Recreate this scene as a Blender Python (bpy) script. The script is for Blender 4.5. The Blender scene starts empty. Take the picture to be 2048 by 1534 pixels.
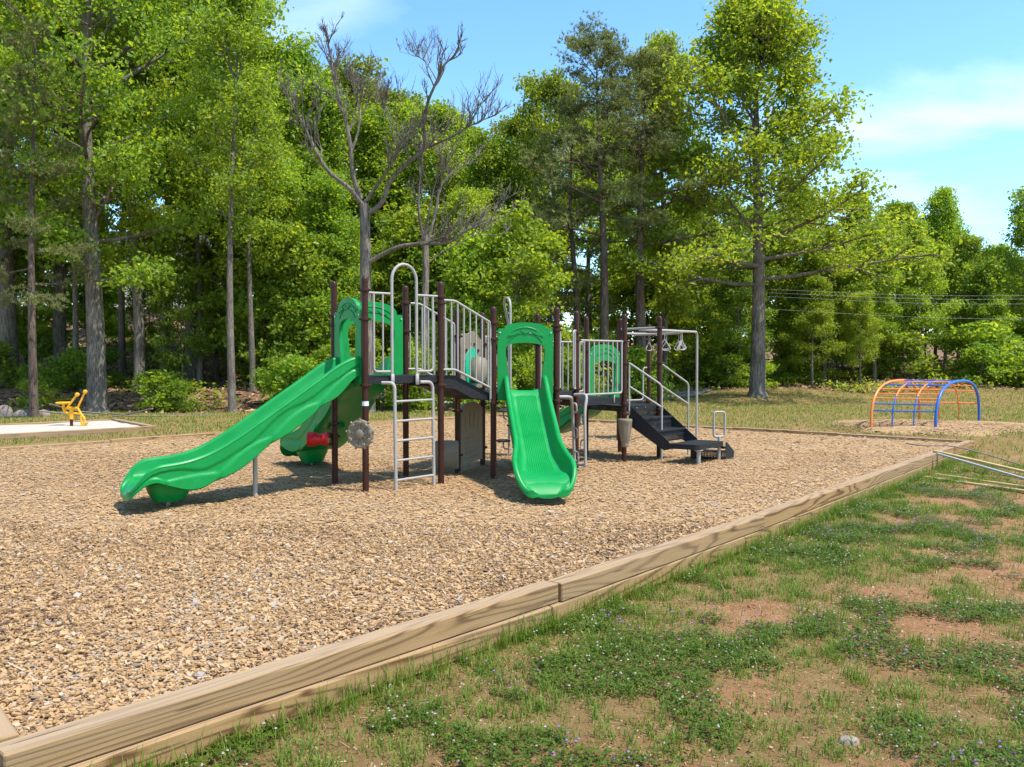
import bpy, math, random
import numpy as np
from mathutils import Vector, Matrix
R = math.radians
PI = math.pi
scene = bpy.context.scene
col = scene.collection

# ------------------------------------------------------------------ camera, sky, sun, exposure
F_PX, CAM_H, XC, YC, HORIZON = 1700.0, 1.75, 1024.0, 767.0, 718.0
PITCH = math.atan((YC - HORIZON) / F_PX)
cam = bpy.data.objects.new('camera', bpy.data.cameras.new('camera'))
col.objects.link(cam)
cam.data.sensor_width = 36.0
cam.data.lens = 36.0 * F_PX / 2048.0
cam.data.clip_start = 0.05
cam.data.clip_end = 1500.0
cam.location = (0, 0, CAM_H)
cam.rotation_euler = (PI / 2 - PITCH, 0, 0)
scene.camera = cam

SUN = Vector((0.46, -0.24, 1.0)).normalized()          # towards the sun
SUN_EL = math.asin(SUN.z)
SUN_AZ = math.atan2(SUN.x, SUN.y)
world = bpy.data.worlds.new('World')
scene.world = world
world.use_nodes = True
wn, wl = world.node_tree.nodes, world.node_tree.links
wn.clear()
sky = wn.new('ShaderNodeTexSky')
sky.sky_type = 'NISHITA'
sky.sun_disc = False
sky.sun_elevation = SUN_EL
sky.sun_rotation = SUN_AZ
sky.altitude = 200
sky.air_density = 1.0
sky.dust_density = 0.6
sky.ozone_density = 1.2
tc = wn.new('ShaderNodeTexCoord')
sep = wn.new('ShaderNodeSeparateXYZ'); wl.new(tc.outputs['Generated'], sep.inputs[0])
zadd = wn.new('ShaderNodeMath'); zadd.operation = 'ADD'; zadd.inputs[1].default_value = 0.12
wl.new(sep.outputs['Z'], zadd.inputs[0])
dx = wn.new('ShaderNodeMath'); dx.operation = 'DIVIDE'; wl.new(sep.outputs['X'], dx.inputs[0]); wl.new(zadd.outputs[0], dx.inputs[1])
dy = wn.new('ShaderNodeMath'); dy.operation = 'DIVIDE'; wl.new(sep.outputs['Y'], dy.inputs[0]); wl.new(zadd.outputs[0], dy.inputs[1])
cmb = wn.new('ShaderNodeCombineXYZ'); wl.new(dx.outputs[0], cmb.inputs[0]); wl.new(dy.outputs[0], cmb.inputs[1])
mp = wn.new('ShaderNodeMapping'); mp.inputs['Scale'].default_value = (0.55, 0.8, 1); mp.inputs['Location'].default_value = (3.4, 0.6, 0)
wl.new(cmb.outputs[0], mp.inputs[0])
cn = wn.new('ShaderNodeTexNoise'); cn.inputs['Scale'].default_value = 1.15; cn.inputs['Detail'].default_value = 8; cn.inputs['Roughness'].default_value = 0.55
cn.inputs['Distortion'].default_value = 0.5
wl.new(mp.outputs[0], cn.inputs['Vector'])
cr = wn.new('ShaderNodeValToRGB')
cr.color_ramp.elements[0].position = 0.50; cr.color_ramp.elements[0].color = (0, 0, 0, 1)
cr.color_ramp.elements[1].position = 0.78; cr.color_ramp.elements[1].color = (0.62, 0.62, 0.62, 1)
wl.new(cn.outputs['Fac'], cr.inputs[0])
hsv = wn.new('ShaderNodeHueSaturation'); hsv.inputs['Saturation'].default_value = 1.16
wl.new(sky.outputs[0], hsv.inputs['Color'])
tint = wn.new('ShaderNodeMixRGB'); tint.blend_type = 'MULTIPLY'; tint.inputs['Fac'].default_value = 1.0; tint.inputs['Color2'].default_value = (0.86, 1.02, 1.05, 1)
wl.new(hsv.outputs[0], tint.inputs['Color1'])
cmix = wn.new('ShaderNodeMixRGB'); cmix.inputs['Color2'].default_value = (5.2, 5.8, 6.5, 1)
wl.new(cr.outputs[0], cmix.inputs['Fac']); wl.new(tint.outputs[0], cmix.inputs['Color1'])
bg = wn.new('ShaderNodeBackground'); bg.inputs['Strength'].default_value = 0.15
wl.new(cmix.outputs[0], bg.inputs['Color'])
wout = wn.new('ShaderNodeOutputWorld'); wl.new(bg.outputs[0], wout.inputs['Surface'])

sl = bpy.data.lights.new('sun', 'SUN'); sl.energy = 3.5; sl.angle = R(0.53); sl.color = (1.0, 0.95, 0.87)
so = bpy.data.objects.new('sun', sl); col.objects.link(so)
so.rotation_euler = SUN.to_track_quat('Z', 'Y').to_euler()
so.location = (10, -5, 30)

scene.view_settings.view_transform = 'Standard'
scene.view_settings.look = 'None'
scene.view_settings.exposure = 1.08
scene.view_settings.gamma = 1.0
scene.render.engine = 'CYCLES'
scene.cycles.max_bounces = 6
scene.cycles.diffuse_bounces = 4
scene.cycles.transmission_bounces = 4
scene.cycles.transparent_max_bounces = 4
scene.cycles.use_denoising = True

# ------------------------------------------------------------------ helpers
_c, _s = math.cos(PITCH), math.sin(PITCH)
def at(px, py, z=None, Y=None):
    """the point a pixel of the photograph looks at, on a height z or at a distance Y"""
    d0, d2 = (px - XC) / F_PX, (YC - py) / F_PX
    d = Vector((d0, _c + d2 * _s, -_s + d2 * _c))
    t = (z - CAM_H) / d.z if z is not None else Y / d.y
    return Vector((0, 0, CAM_H)) + d * t

def ss(a, b, x):
    t = np.clip((np.asarray(x, float) - a) / (b - a), 0, 1)
    return t * t * (3 - 2 * t)

def vnoise(x, y, seed=0):
    x = np.asarray(x, float); y = np.asarray(y, float)
    xi, yi = np.floor(x).astype(np.int64), np.floor(y).astype(np.int64)
    def hsh(i, j):
        n = (i * 374761393 + j * 668265263 + seed * 1274126177) & 0xffffffff
        n = ((n ^ (n >> 13)) * 1274126177) & 0xffffffff
        return ((n ^ (n >> 16)) & 0xffff) / 65535.0
    fx, fy = x - xi, y - yi
    fx = fx * fx * (3 - 2 * fx); fy = fy * fy * (3 - 2 * fy)
    a = hsh(xi, yi) * (1 - fx) + hsh(xi + 1, yi) * fx
    b = hsh(xi, yi + 1) * (1 - fx) + hsh(xi + 1, yi + 1) * fx
    return a * (1 - fy) + b * fy
def fbm(x, y, seed=0, o=3):
    r = 0; a = 0.5; tot = 0
    for k in range(o):
        r = r + a * vnoise(x * 2 ** k, y * 2 ** k, seed + 17 * k); tot += a; a *= 0.5
    return r / tot

def fast_mesh(name, V, Fc, mat, attrs=None, smooth=False):
    V = np.asarray(V, np.float32); Fc = np.asarray(Fc, np.int32)
    me = bpy.data.meshes.new(name)
    m, k = Fc.shape
    me.vertices.add(len(V)); me.vertices.foreach_set('co', V.ravel())
    me.loops.add(m * k); me.loops.foreach_set('vertex_index', Fc.ravel())
    me.polygons.add(m); me.polygons.foreach_set('loop_start', np.arange(0, m * k, k, dtype=np.int32))
    me.polygons.foreach_set('use_smooth', np.full(m, smooth))
    me.update(calc_edges=True)
    for an, av in (attrs or {}).items():
        a = me.attributes.new(an, 'FLOAT', 'POINT'); a.data.foreach_set('value', np.asarray(av, np.float32))
    me.materials.append(mat)
    return me

class MB:
    def __init__(self): self.v = []; self.f = []
    def add(self, vs, fs):
        o = len(self.v); self.v += [tuple(p) for p in vs]; self.f += [tuple(i + o for i in f) for f in fs]
    def box(self, c, size, ux=(1, 0, 0), uy=(0, 1, 0), uz=(0, 0, 1), bevel=0.0):
        c = Vector(c); ux, uy, uz = Vector(ux), Vector(uy), Vector(uz)
        hx, hy, hz = size[0] / 2, size[1] / 2, size[2] / 2
        if bevel <= 0:
            vs = [c + ux * (sx * hx) + uy * (sy * hy) + uz * (sz * hz) for sz in (-1, 1) for sy in (-1, 1) for sx in (-1, 1)]
            self.add(vs, [(0, 2, 3, 1), (4, 5, 7, 6), (0, 1, 5, 4), (2, 6, 7, 3), (0, 4, 6, 2), (1, 3, 7, 5)]); return
        b = bevel
        def ring(z, i):
            return [c + ux * x + uy * y + uz * z for x, y in
                    ((-hx + i + b, -hy + i), (hx - i - b, -hy + i), (hx - i, -hy + i + b), (hx - i, hy - i - b), (hx - i - b, hy - i), (-hx + i + b, hy - i), (-hx + i, hy - i - b), (-hx + i, -hy + i + b))]
        rings = [ring(-hz, b * .7), ring(-hz + b, 0), ring(hz - b, 0), ring(hz, b * .7)]
        vs = sum(rings, []); fs = []
        for k in range(3):
            for i in range(8):
                j = (i + 1) % 8; fs.append((k * 8 + i, k * 8 + j, k * 8 + 8 + j, k * 8 + 8 + i))
        fs.append(tuple(range(7, -1, -1))); fs.append(tuple(range(24, 32)))
        self.add(vs, fs)
    def tube(self, pts, r, n=8, caps=True):
        pts = [Vector(p) for p in pts]
        rs = r if isinstance(r, (list, tuple)) else [r] * len(pts)
        t0 = (pts[1] - pts[0]).normalized()
        u = t0.cross(Vector((0, 0, 1)))
        if u.length < 1e-3: u = Vector((1, 0, 0))
        u.normalize(); vs = []; fs = []
        for i, p in enumerate(pts):
            t = (pts[min(i + 1, len(pts) - 1)] - pts[max(i - 1, 0)]).normalized()
            u = (u - t * u.dot(t)).normalized(); w = t.cross(u)
            for k in range(n):
                a = 2 * PI * k / n
                vs.append(p + (u * math.cos(a) + w * math.sin(a)) * rs[i])
        for i in range(len(pts) - 1):
            for k in range(n):
                k2 = (k + 1) % n
                fs.append((i * n + k, i * n + k2, (i + 1) * n + k2, (i + 1) * n + k))
        if caps:
            fs.append(tuple(range(n - 1, -1, -1))); fs.append(tuple((len(pts) - 1) * n + k for k in range(n)))
        self.add(vs, fs)
    def lathe(self, prof, c, n=20, axis=(0, 0, 1)):
        c = Vector(c); q = Vector((0, 0, 1)).rotation_difference(Vector(axis).normalized())
        vs = []; fs = []
        for r, z in prof:
            for k in range(n):
                a = 2 * PI * k / n; vs.append(c + q @ Vector((r * math.cos(a), r * math.sin(a), z)))
        for i in range(len(prof) - 1):
            for k in range(n):
                k2 = (k + 1) % n; fs.append((i * n + k, i * n + k2, (i + 1) * n + k2, (i + 1) * n + k))
        fs.append(tuple(range(n - 1, -1, -1))); fs.append(tuple((len(prof) - 1) * n + k for k in range(n)))
        self.add(vs, fs)
    def prism(self, outline, o, ux, uy, th):
        """polygon in the plane (ux, uy) at o, thickness th centred on the plane"""
        o, ux, uy = Vector(o), Vector(ux), Vector(uy); n = ux.cross(uy).normalized()
        m = len(outline)
        vs = [o + ux * x + uy * y + n * (th / 2) for x, y in outline] + [o + ux * x + uy * y - n * (th / 2) for x, y in outline]
        fs = [tuple(range(m)), tuple(range(2 * m - 1, m - 1, -1))]
        for i in range(m):
            j = (i + 1) % m; fs.append((i, i + m, j + m, j))
        self.add(vs, fs)
    def band(self, outer, inner, o, ux, uy, th, closed=False):
        """slab between two matching curves"""
        o, ux, uy = Vector(o), Vector(ux), Vector(uy); n = ux.cross(uy).normalized()
        m = len(outer); P = lambda q, s: o + ux * q[0] + uy * q[1] + n * (s * th / 2)
        vs = [P(q, 1) for q in outer] + [P(q, 1) for q in inner] + [P(q, -1) for q in outer] + [P(q, -1) for q in inner]
        fs = []
        for i in range(m if closed else m - 1):
            j = (i + 1) % m
            fs += [(i, m + i, m + j, j), (2 * m + i, 2 * m + j, 3 * m + j, 3 * m + i), (i, j, 2 * m + j, 2 * m + i), (m + i, 3 * m + i, 3 * m + j, m + j)]
        if not closed:
            fs += [(0, 2 * m, 3 * m, m), (m - 1, 2 * m - 1, 4 * m - 1, 3 * m - 1)]
        self.add(vs, fs)
    def loft(self, secs, closed_sec=True, caps=True):
        m = len(secs[0]); vs = sum([list(s) for s in secs], []); fs = []
        for i in range(len(secs) - 1):
            for k in range(m if closed_sec else m - 1):
                k2 = (k + 1) % m; fs.append((i * m + k, i * m + k2, (i + 1) * m + k2, (i + 1) * m + k))
        if caps:
            fs.append(tuple(range(m - 1, -1, -1))); fs.append(tuple((len(secs) - 1) * m + k for k in range(m)))
        self.add(vs, fs)

def fillet(pts, rad, n=5):
    pts = [Vector(p) for p in pts]; out = [pts[0]]
    for i in range(1, len(pts) - 1):
        a, b, c = pts[i - 1], pts[i], pts[i + 1]
        d1, d2 = (a - b), (c - b); r = min(rad, d1.length * .45, d2.length * .45)
        p, q = b + d1.normalized() * r, b + d2.normalized() * r
        for k in range(n + 1):
            t = k / n; out.append(p * (1 - t) ** 2 + b * 2 * t * (1 - t) + q * t * t)
    out.append(pts[-1]); return out

BASE = {}
def thing(name, label, cat, loc=(0, 0, 0), group=None):
    o = bpy.data.objects.new(name, None); col.objects.link(o)
    o.location = loc; o.empty_display_size = .2
    BASE[o.name] = Vector(loc); tag(o, label, cat, group); return o
def tag(o, label=None, cat=None, group=None, kind=None):
    if label: o['label'] = label
    if cat: o['category'] = cat
    if group: o['group'] = group
    if kind: o['kind'] = kind
    return o
def obj(name, mb, mat, parent=None, smooth=40, label=None):
    """world-space MB -> one mesh object (child of parent when given)"""
    off = Vector((0, 0, 0))
    if parent is not None:
        q = parent
        while q.parent is not None: q = q.parent
        off = BASE.get(q.name, Vector(q.location))
    me = bpy.data.meshes.new(name)
    me.from_pydata([(x - off.x, y - off.y, z - off.z) for x, y, z in mb.v], [], mb.f)
    me.validate(); me.update()
    if smooth:
        me.polygons.foreach_set('use_smooth', [True] * len(me.polygons)); me.set_sharp_from_angle(angle=R(smooth))
    me.materials.append(mat)
    o = bpy.data.objects.new(name, me); col.objects.link(o)
    if parent is not None: o.parent = parent
    if label: o['label'] = label
    return o
def link(name, me, parent=None, loc=(0, 0, 0), rotz=0.0, scale=None):
    o = bpy.data.objects.new(name, me); col.objects.link(o)
    o.location = loc; o.rotation_euler = (0, 0, rotz)
    if scale is not None: o.scale = scale
    if parent is not None: o.parent = parent
    return o

# ------------------------------------------------------------------ materials
def new_mat(name):
    m = bpy.data.materials.new(name); m.use_nodes = True
    nt = m.node_tree; b = nt.nodes['Principled BSDF']; return m, nt.nodes, nt.links, b
def N(nodes, typ, **kw):
    n = nodes.new(typ)
    for k, v in kw.items():
        if k in n.inputs: n.inputs[k].default_value = v
        else: setattr(n, k, v)
    return n
def ramp(nodes, stops):
    r = nodes.new('ShaderNodeValToRGB'); e = r.color_ramp.elements
    while len(e) < len(stops): e.new(0.5)
    for i, (p, c) in enumerate(stops): e[i].position = p; e[i].color = (*c, 1)
    return r
def simple(name, c, rough=0.5, var=0.12, scale=6.0, bump=0.0, bscale=40.0, spec=0.5, metal=0.0, dirt=None):
    m, n, l, b = new_mat(name)
    tc = N(n, 'ShaderNodeTexCoord')
    nz = N(n, 'ShaderNodeTexNoise', Scale=scale, Detail=6.0, Roughness=0.6); l.new(tc.outputs['Object'], nz.inputs['Vector'])
    rp = ramp(n, [(0.3, tuple(x * (1 - var) for x in c)), (0.7, tuple(min(1, x * (1 + var)) for x in c))]); l.new(nz.outputs['Fac'], rp.inputs[0])
    last = rp.outputs[0]
    if dirt:
        n2 = N(n, 'ShaderNodeTexNoise', Scale=scale * 2.7, Detail=8.0, Roughness=0.7); l.new(tc.outputs['Object'], n2.inputs['Vector'])
        r2 = ramp(n, [(0.52, (0, 0, 0)), (0.75, (dirt[3],) * 3)]); l.new(n2.outputs['Fac'], r2.inputs[0])
        mx = N(n, 'ShaderNodeMixRGB'); mx.inputs['Color2'].default_value = (*dirt[:3], 1)
        l.new(r2.outputs[0], mx.inputs['Fac']); l.new(last, mx.inputs['Color1']); last = mx.outputs[0]
    l.new(last, b.inputs['Base Color'])
    rr = ramp(n, [(0.3, (rough * .8,) * 3), (0.7, (min(1, rough * 1.25),) * 3)]); l.new(nz.outputs['Fac'], rr.inputs[0]); l.new(rr.outputs[0], b.inputs['Roughness'])
    b.inputs['Metallic'].default_value = metal
    b.inputs['Specular IOR Level'].default_value = spec
    if bump:
        nb = N(n, 'ShaderNodeTexNoise', Scale=bscale, Detail=5.0); l.new(tc.outputs['Object'], nb.inputs['Vector'])
        bp = N(n, 'ShaderNodeBump', Strength=bump, Distance=0.01); l.new(nb.outputs['Fac'], bp.inputs['Height']); l.new(bp.outputs[0], b.inputs['Normal'])
    return m
def attr_mat(name, stops, rough=0.8, transl=0.0, tcol=None, objvar=0.0, spec=0.3):
    """colour from the per-piece random attribute"""
    m, n, l, b = new_mat(name)
    a = N(n, 'ShaderNodeAttribute', attribute_name='rnd')
    rp = ramp(n, stops); l.new(a.outputs['Fac'], rp.inputs[0]); last = rp.outputs[0]
    if objvar:
        oi = N(n, 'ShaderNodeObjectInfo'); mr = N(n, 'ShaderNodeMapRange'); mr.inputs['To Min'].default_value = 0.5 - 0.012 * objvar; mr.inputs['To Max'].default_value = 0.5 + 0.016 * objvar
        l.new(oi.outputs['Random'], mr.inputs['Value'])
        mv = N(n, 'ShaderNodeMapRange'); mv.inputs['To Min'].default_value = 1 - 0.22 * objvar; mv.inputs['To Max'].default_value = 1 + 0.22 * objvar
        ml = N(n, 'ShaderNodeMath', operation='FRACT'); m2 = N(n, 'ShaderNodeMath', operation='MULTIPLY'); m2.inputs[1].default_value = 7.31
        l.new(oi.outputs['Random'], m2.inputs[0]); l.new(m2.outputs[0], ml.inputs[0]); l.new(ml.outputs[0], mv.inputs['Value'])
        hs = N(n, 'ShaderNodeHueSaturation'); l.new(mr.outputs[0], hs.inputs['Hue']); l.new(mv.outputs[0], hs.inputs['Value']); l.new(last, hs.inputs['Color']); last = hs.outputs[0]
    l.new(last, b.inputs['Base Color']); b.inputs['Roughness'].default_value = rough; b.inputs['Specular IOR Level'].default_value = spec
    if transl:
        tr = N(n, 'ShaderNodeBsdfTranslucent'); tm = N(n, 'ShaderNodeMixRGB', blend_type='MULTIPLY'); tm.inputs['Fac'].default_value = 1
        tm.inputs['Color2'].default_value = (*(tcol or (1.5, 1.35, 0.6)), 1); l.new(last, tm.inputs['Color1']); l.new(tm.outputs[0], tr.inputs['Color'])
        mx = N(n, 'ShaderNodeMixShader'); mx.inputs[0].default_value = transl
        l.new(b.outputs[0], mx.inputs[1]); l.new(tr.outputs[0], mx.inputs[2]); l.new(mx.outputs[0], n['Material Output'].inputs['Surface'])
    return m

M = {}
M['green'] = simple('green_plastic', (0.0, 0.225, 0.042), 0.42, 0.08, 3.0, bump=0.05, bscale=220, spec=0.32, dirt=(0.012, 0.27, 0.085, 0.55))
M['teal'] = simple('teal_plastic', (0.0, 0.42, 0.22), 0.4, 0.06, 4.0)
M['brown'] = simple('brown_steel', (0.042, 0.0135, 0.0085), 0.36, 0.15, 5.0, spec=0.22, dirt=(0.06, 0.026, 0.018, 0.4))
M['grey'] = simple('grey_steel', (0.33, 0.305, 0.275), 0.45, 0.06, 6.0, spec=0.35, dirt=(0.20, 0.17, 0.14, 0.45))
M['deck'] = simple('black_deck', (0.012, 0.0125, 0.014), 0.6, 0.2, 9.0, bump=0.25, bscale=160, spec=0.3, dirt=(0.06, 0.055, 0.05, 0.5))
M['tan'] = simple('tan_plastic', (0.21, 0.17, 0.115), 0.55, 0.08, 7.0, dirt=(0.19, 0.15, 0.10, 0.5))
M['red'] = simple('red_plastic', (0.55, 0.006, 0.008), 0.4, 0.1, 8.0)
M['yellow'] = simple('yellow_steel', (0.78, 0.36, 0.01), 0.4, 0.08, 9.0, dirt=(0.45, 0.22, 0.03, 0.4))
M['blue'] = simple('blue_steel', (0.012, 0.10, 0.42), 0.4, 0.15, 6.0, dirt=(0.10, 0.16, 0.36, 0.5))
M['orange'] = simple('orange_steel', (0.72, 0.20, 0.035), 0.42, 0.12, 6.0, dirt=(0.60, 0.30, 0.10, 0.5))
M['chrome'] = simple('bolt_steel', (0.55, 0.55, 0.55), 0.3, 0.1, 20, metal=0.8)
M['black'] = simple('black_steel', (0.012, 0.011, 0.012), 0.35, 0.2, 8.0)
M['sticker'] = simple('sticker', (0.62, 0.66, 0.72), 0.5, 0.25, 60.0)
M['rope'] = simple('wire', (0.22, 0.23, 0.22), 0.5, 0.1, 5)
M['sand'] = simple('sand', (0.44, 0.38, 0.32), 0.9, 0.10, 3.0, bump=1.0, bscale=14, spec=0.1, dirt=(0.24, 0.17, 0.12, 0.5))
M['rock'] = simple('rock', (0.22, 0.175, 0.14), 0.85, 0.3, 5.0, bump=1.0, bscale=18, dirt=(0.20, 0.17, 0.13, 0.6))
M['roof'] = simple('roof_shingle', (0.28, 0.28, 0.30), 0.8, 0.15, 8)
M['siding'] = simple('siding', (0.62, 0.60, 0.56), 0.7, 0.06, 4)
M['glass'] = simple('window_glass', (0.03, 0.04, 0.05), 0.1, 0.1, 3)
M['gravel'] = simple('gravel', (0.22, 0.21, 0.20), 0.9, 0.25, 7, bump=1.0, bscale=60, spec=0.1)
M['palewood'] = simple('pale_wood', (0.42, 0.30, 0.13), 0.7, 0.2, 7, spec=.2)
M['deadwood'] = simple('dead_wood', (0.20, 0.165, 0.13), 0.85, 0.3, 9, bump=.6, bscale=50, spec=.15)

def wood_mat():
    m, n, l, b = new_mat('timber')
    tcx = N(n, 'ShaderNodeTexCoord'); oi = N(n, 'ShaderNodeObjectInfo')
    mpn = N(n, 'ShaderNodeMapping'); mpn.inputs['Scale'].default_value = (0.075, 1.0, 1.0); l.new(tcx.outputs['Object'], mpn.inputs['Vector'])
    cx = N(n, 'ShaderNodeCombineXYZ'); ml = N(n, 'ShaderNodeMath', operation='MULTIPLY'); ml.inputs[1].default_value = 13.0
    l.new(oi.outputs['Random'], ml.inputs[0]); l.new(ml.outputs[0], cx.inputs[0]); l.new(ml.outputs[0], cx.inputs[2]); l.new(cx.outputs[0], mpn.inputs['Location'])
    nz = N(n, 'ShaderNodeTexNoise', Scale=3.2, Detail=2.0, Roughness=0.4, Distortion=0.4); l.new(mpn.outputs[0], nz.inputs['Vector'])
    # growth rings cut through a slowly wandering field
    mm = N(n, 'ShaderNodeMath', operation='MULTIPLY'); mm.inputs[1].default_value = 120.0; l.new(nz.outputs['Fac'], mm.inputs[0])
    sn = N(n, 'ShaderNodeMath', operation='SINE'); l.new(mm.outputs[0], sn.inputs[0])
    rp = ramp(n, [(0.0, (0.34, 0.21, 0.092)), (0.6, (0.31, 0.187, 0.078)), (0.80, (0.235, 0.135, 0.055)), (1.0, (0.125, 0.064, 0.025))])
    mr = N(n, 'ShaderNodeMapRange'); mr.inputs['From Min'].default_value = -1; l.new(sn.outputs[0], mr.inputs['Value']); l.new(mr.outputs[0], rp.inputs[0])
    # fibre
    mp2 = N(n, 'ShaderNodeMapping'); mp2.inputs['Scale'].default_value = (1.2, 60.0, 60.0); l.new(tcx.outputs['Object'], mp2.inputs['Vector'])
    n2 = N(n, 'ShaderNodeTexNoise', Scale=2.0, Detail=4.0, Roughness=0.6); l.new(mp2.outputs[0], n2.inputs['Vector'])
    r2 = ramp(n, [(0.3, (0.72, 0.70, 0.68)), (0.65, (1.05, 1.05, 1.05))]); l.new(n2.outputs['Fac'], r2.inputs[0])
    mx = N(n, 'ShaderNodeMixRGB', blend_type='MULTIPLY'); mx.inputs['Fac'].default_value = 0.8; l.new(rp.outputs[0], mx.inputs['Color1']); l.new(r2.outputs[0], mx.inputs['Color2'])
    # knots
    mp3 = N(n, 'ShaderNodeMapping'); mp3.inputs['Scale'].default_value = (1.15, 4.6, 4.6); l.new(tcx.outputs['Object'], mp3.inputs['Vector'])
    vo = N(n, 'ShaderNodeTexVoronoi', Scale=1.0); l.new(mp3.outputs[0], vo.inputs['Vector'])
    r3 = ramp(n, [(0.0, (0.95, 0.95, 0.95)), (0.10, (0.6, 0.6, 0.6)), (0.13, (0.85, .85, .85)), (0.17, (0, 0, 0))]); l.new(vo.outputs['Distance'], r3.inputs[0])
    mk = N(n, 'ShaderNodeMixRGB'); mk.inputs['Color2'].default_value = (0.15, 0.075, 0.03, 1); l.new(r3.outputs[0], mk.inputs['Fac']); l.new(mx.outputs[0], mk.inputs['Color1'])
    # weathering
    n4 = N(n, 'ShaderNodeTexNoise', Scale=1.7, Detail=7.0, Roughness=0.65); l.new(mpn.outputs[0], n4.inputs['Vector'])
    r4 = ramp(n, [(0.42, (0, 0, 0)), (0.72, (0.75, 0.75, 0.75))]); l.new(n4.outputs['Fac'], r4.inputs[0])
    mw = N(n, 'ShaderNodeMixRGB'); mw.inputs['Color2'].default_value = (0.29, 0.205, 0.122, 1); l.new(r4.outputs[0], mw.inputs['Fac']); l.new(mk.outputs[0], mw.inputs['Color1'])
    ge = N(n, 'ShaderNodeNewGeometry'); sg = N(n, 'ShaderNodeSeparateXYZ'); l.new(ge.outputs['True Normal'], sg.inputs[0])
    rg_ = ramp(n, [(0.6, (0, 0, 0)), (0.9, (.40, .40, .40))]); l.new(sg.outputs['Z'], rg_.inputs[0])
    mg = N(n, 'ShaderNodeMixRGB'); mg.inputs['Color2'].default_value = (0.36, 0.275, 0.19, 1); l.new(rg_.outputs[0], mg.inputs['Fac']); l.new(mw.outputs[0], mg.inputs['Color1'])
    n6 = N(n, 'ShaderNodeTexNoise', Scale=1.6, Detail=3.0, Roughness=0.5)                      # drying checks along the grain
    mp6 = N(n, 'ShaderNodeMapping'); mp6.inputs['Scale'].default_value = (0.9, 26.0, 26.0); l.new(tcx.outputs['Object'], mp6.inputs['Vector']); l.new(mp6.outputs[0], n6.inputs['Vector'])
    r6 = ramp(n, [(0.30, (.85, .85, .85)), (0.345, (0, 0, 0))]); l.new(n6.outputs['Fac'], r6.inputs[0])
    mc_ = N(n, 'ShaderNodeMixRGB'); mc_.inputs['Color2'].default_value = (0.07, 0.042, 0.022, 1); l.new(r6.outputs[0], mc_.inputs['Fac']); l.new(mg.outputs[0], mc_.inputs['Color1']); mw = mc_
    l.new(mw.outputs[0], b.inputs['Base Color']); b.inputs['Roughness'].default_value = 0.78; b.inputs['Specular IOR Level'].default_value = 0.2
    bp = N(n, 'ShaderNodeBump', Strength=0.5, Distance=0.004); l.new(n2.outputs['Fac'], bp.inputs['Height']); l.new(bp.outputs[0], b.inputs['Normal'])
    return m
M['timber'] = wood_mat()
def bark_mat(name, c1, c2, c3):
    m, n, l, b = new_mat(name)
    tcx = N(n, 'ShaderNodeTexCoord'); mpn = N(n, 'ShaderNodeMapping'); mpn.inputs['Scale'].default_value = (9, 9, 1.6); l.new(tcx.outputs['Object'], mpn.inputs['Vector'])
    nz = N(n, 'ShaderNodeTexNoise', Scale=2.0, Detail=6.0, Roughness=0.65, Distortion=0.6); l.new(mpn.outputs[0], nz.inputs['Vector'])
    rp = ramp(n, [(0.32, c1), (0.5, c2), (0.72, c3)]); l.new(nz.outputs['Fac'], rp.inputs[0])
    n2 = N(n, 'ShaderNodeTexNoise', Scale=0.9, Detail=4.0); l.new(tcx.outputs['Object'], n2.inputs['Vector'])
    r2 = ramp(n, [(0.4, (0.75, 0.75, 0.72)), (0.65, (1.15, 1.15, 1.1))]); l.new(n2.outputs['Fac'], r2.inputs[0])
    mx = N(n, 'ShaderNodeMixRGB', blend_type='MULTIPLY'); mx.inputs['Fac'].default_value = 1; l.new(rp.outputs[0], mx.inputs['Color1']); l.new(r2.outputs[0], mx.inputs['Color2'])
    l.new(mx.outputs[0], b.inputs['Base Color']); b.inputs['Roughness'].default_value = 0.9; b.inputs['Specular IOR Level'].default_value = 0.15
    bp = N(n, 'ShaderNodeBump', Strength=1.0, Distance=0.04); l.new(nz.outputs['Fac'], bp.inputs['Height']); l.new(bp.outputs[0], b.inputs['Normal'])
    return m
M['bark'] = bark_mat('grey_bark', (0.07, 0.055, 0.042), (0.17, 0.145, 0.12), (0.30, 0.27, 0.235))
M['pinebark'] = bark_mat('pine_bark', (0.05, 0.035, 0.027), (0.125, 0.092, 0.072), (0.22, 0.17, 0.14))
LEAF = [(0.0, (0.090, 0.165, 0.018)), (0.35, (0.180, 0.280, 0.028)), (0.75, (0.275, 0.37, 0.042)), (1.0, (0.39, 0.45, 0.07))]
M['leaf'] = attr_mat('leaves', LEAF, 0.45, 0.58, (1.75, 1.5, 0.6), 1.0, 0.35)
M['needle'] = attr_mat('needles', [(0.0, (0.10, 0.135, 0.036)), (0.6, (0.20, 0.23, 0.070)), (1.0, (0.32, 0.30, 0.11))], 0.5, 0.30, (1.3, 1.2, .6), 0.5)
M['grass'] = attr_mat('grass_blades', [(0.0, (0.065, 0.140, 0.012)), (0.45, (0.145, 0.235, 0.024)), (0.8, (0.24, 0.285, 0.055)), (1.0, (0.36, 0.30, 0.13))], 0.5, 0.35, (1.4, 1.3, .6))
M['clover'] = attr_mat('clover_leaves', [(0.0, (0.040, 0.082, 0.005)), (0.6, (0.080, 0.135, 0.009)), (1.0, (0.140, 0.195, 0.016))], 0.5, 0.3)
M['straw'] = attr_mat('dry_straw', [(0.0, (0.14, 0.075, 0.035)), (0.5, (0.28, 0.165, 0.075)), (0.85, (0.38, 0.26, 0.13)), (1.0, (0.48, 0.37, 0.23))], 0.8)
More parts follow.
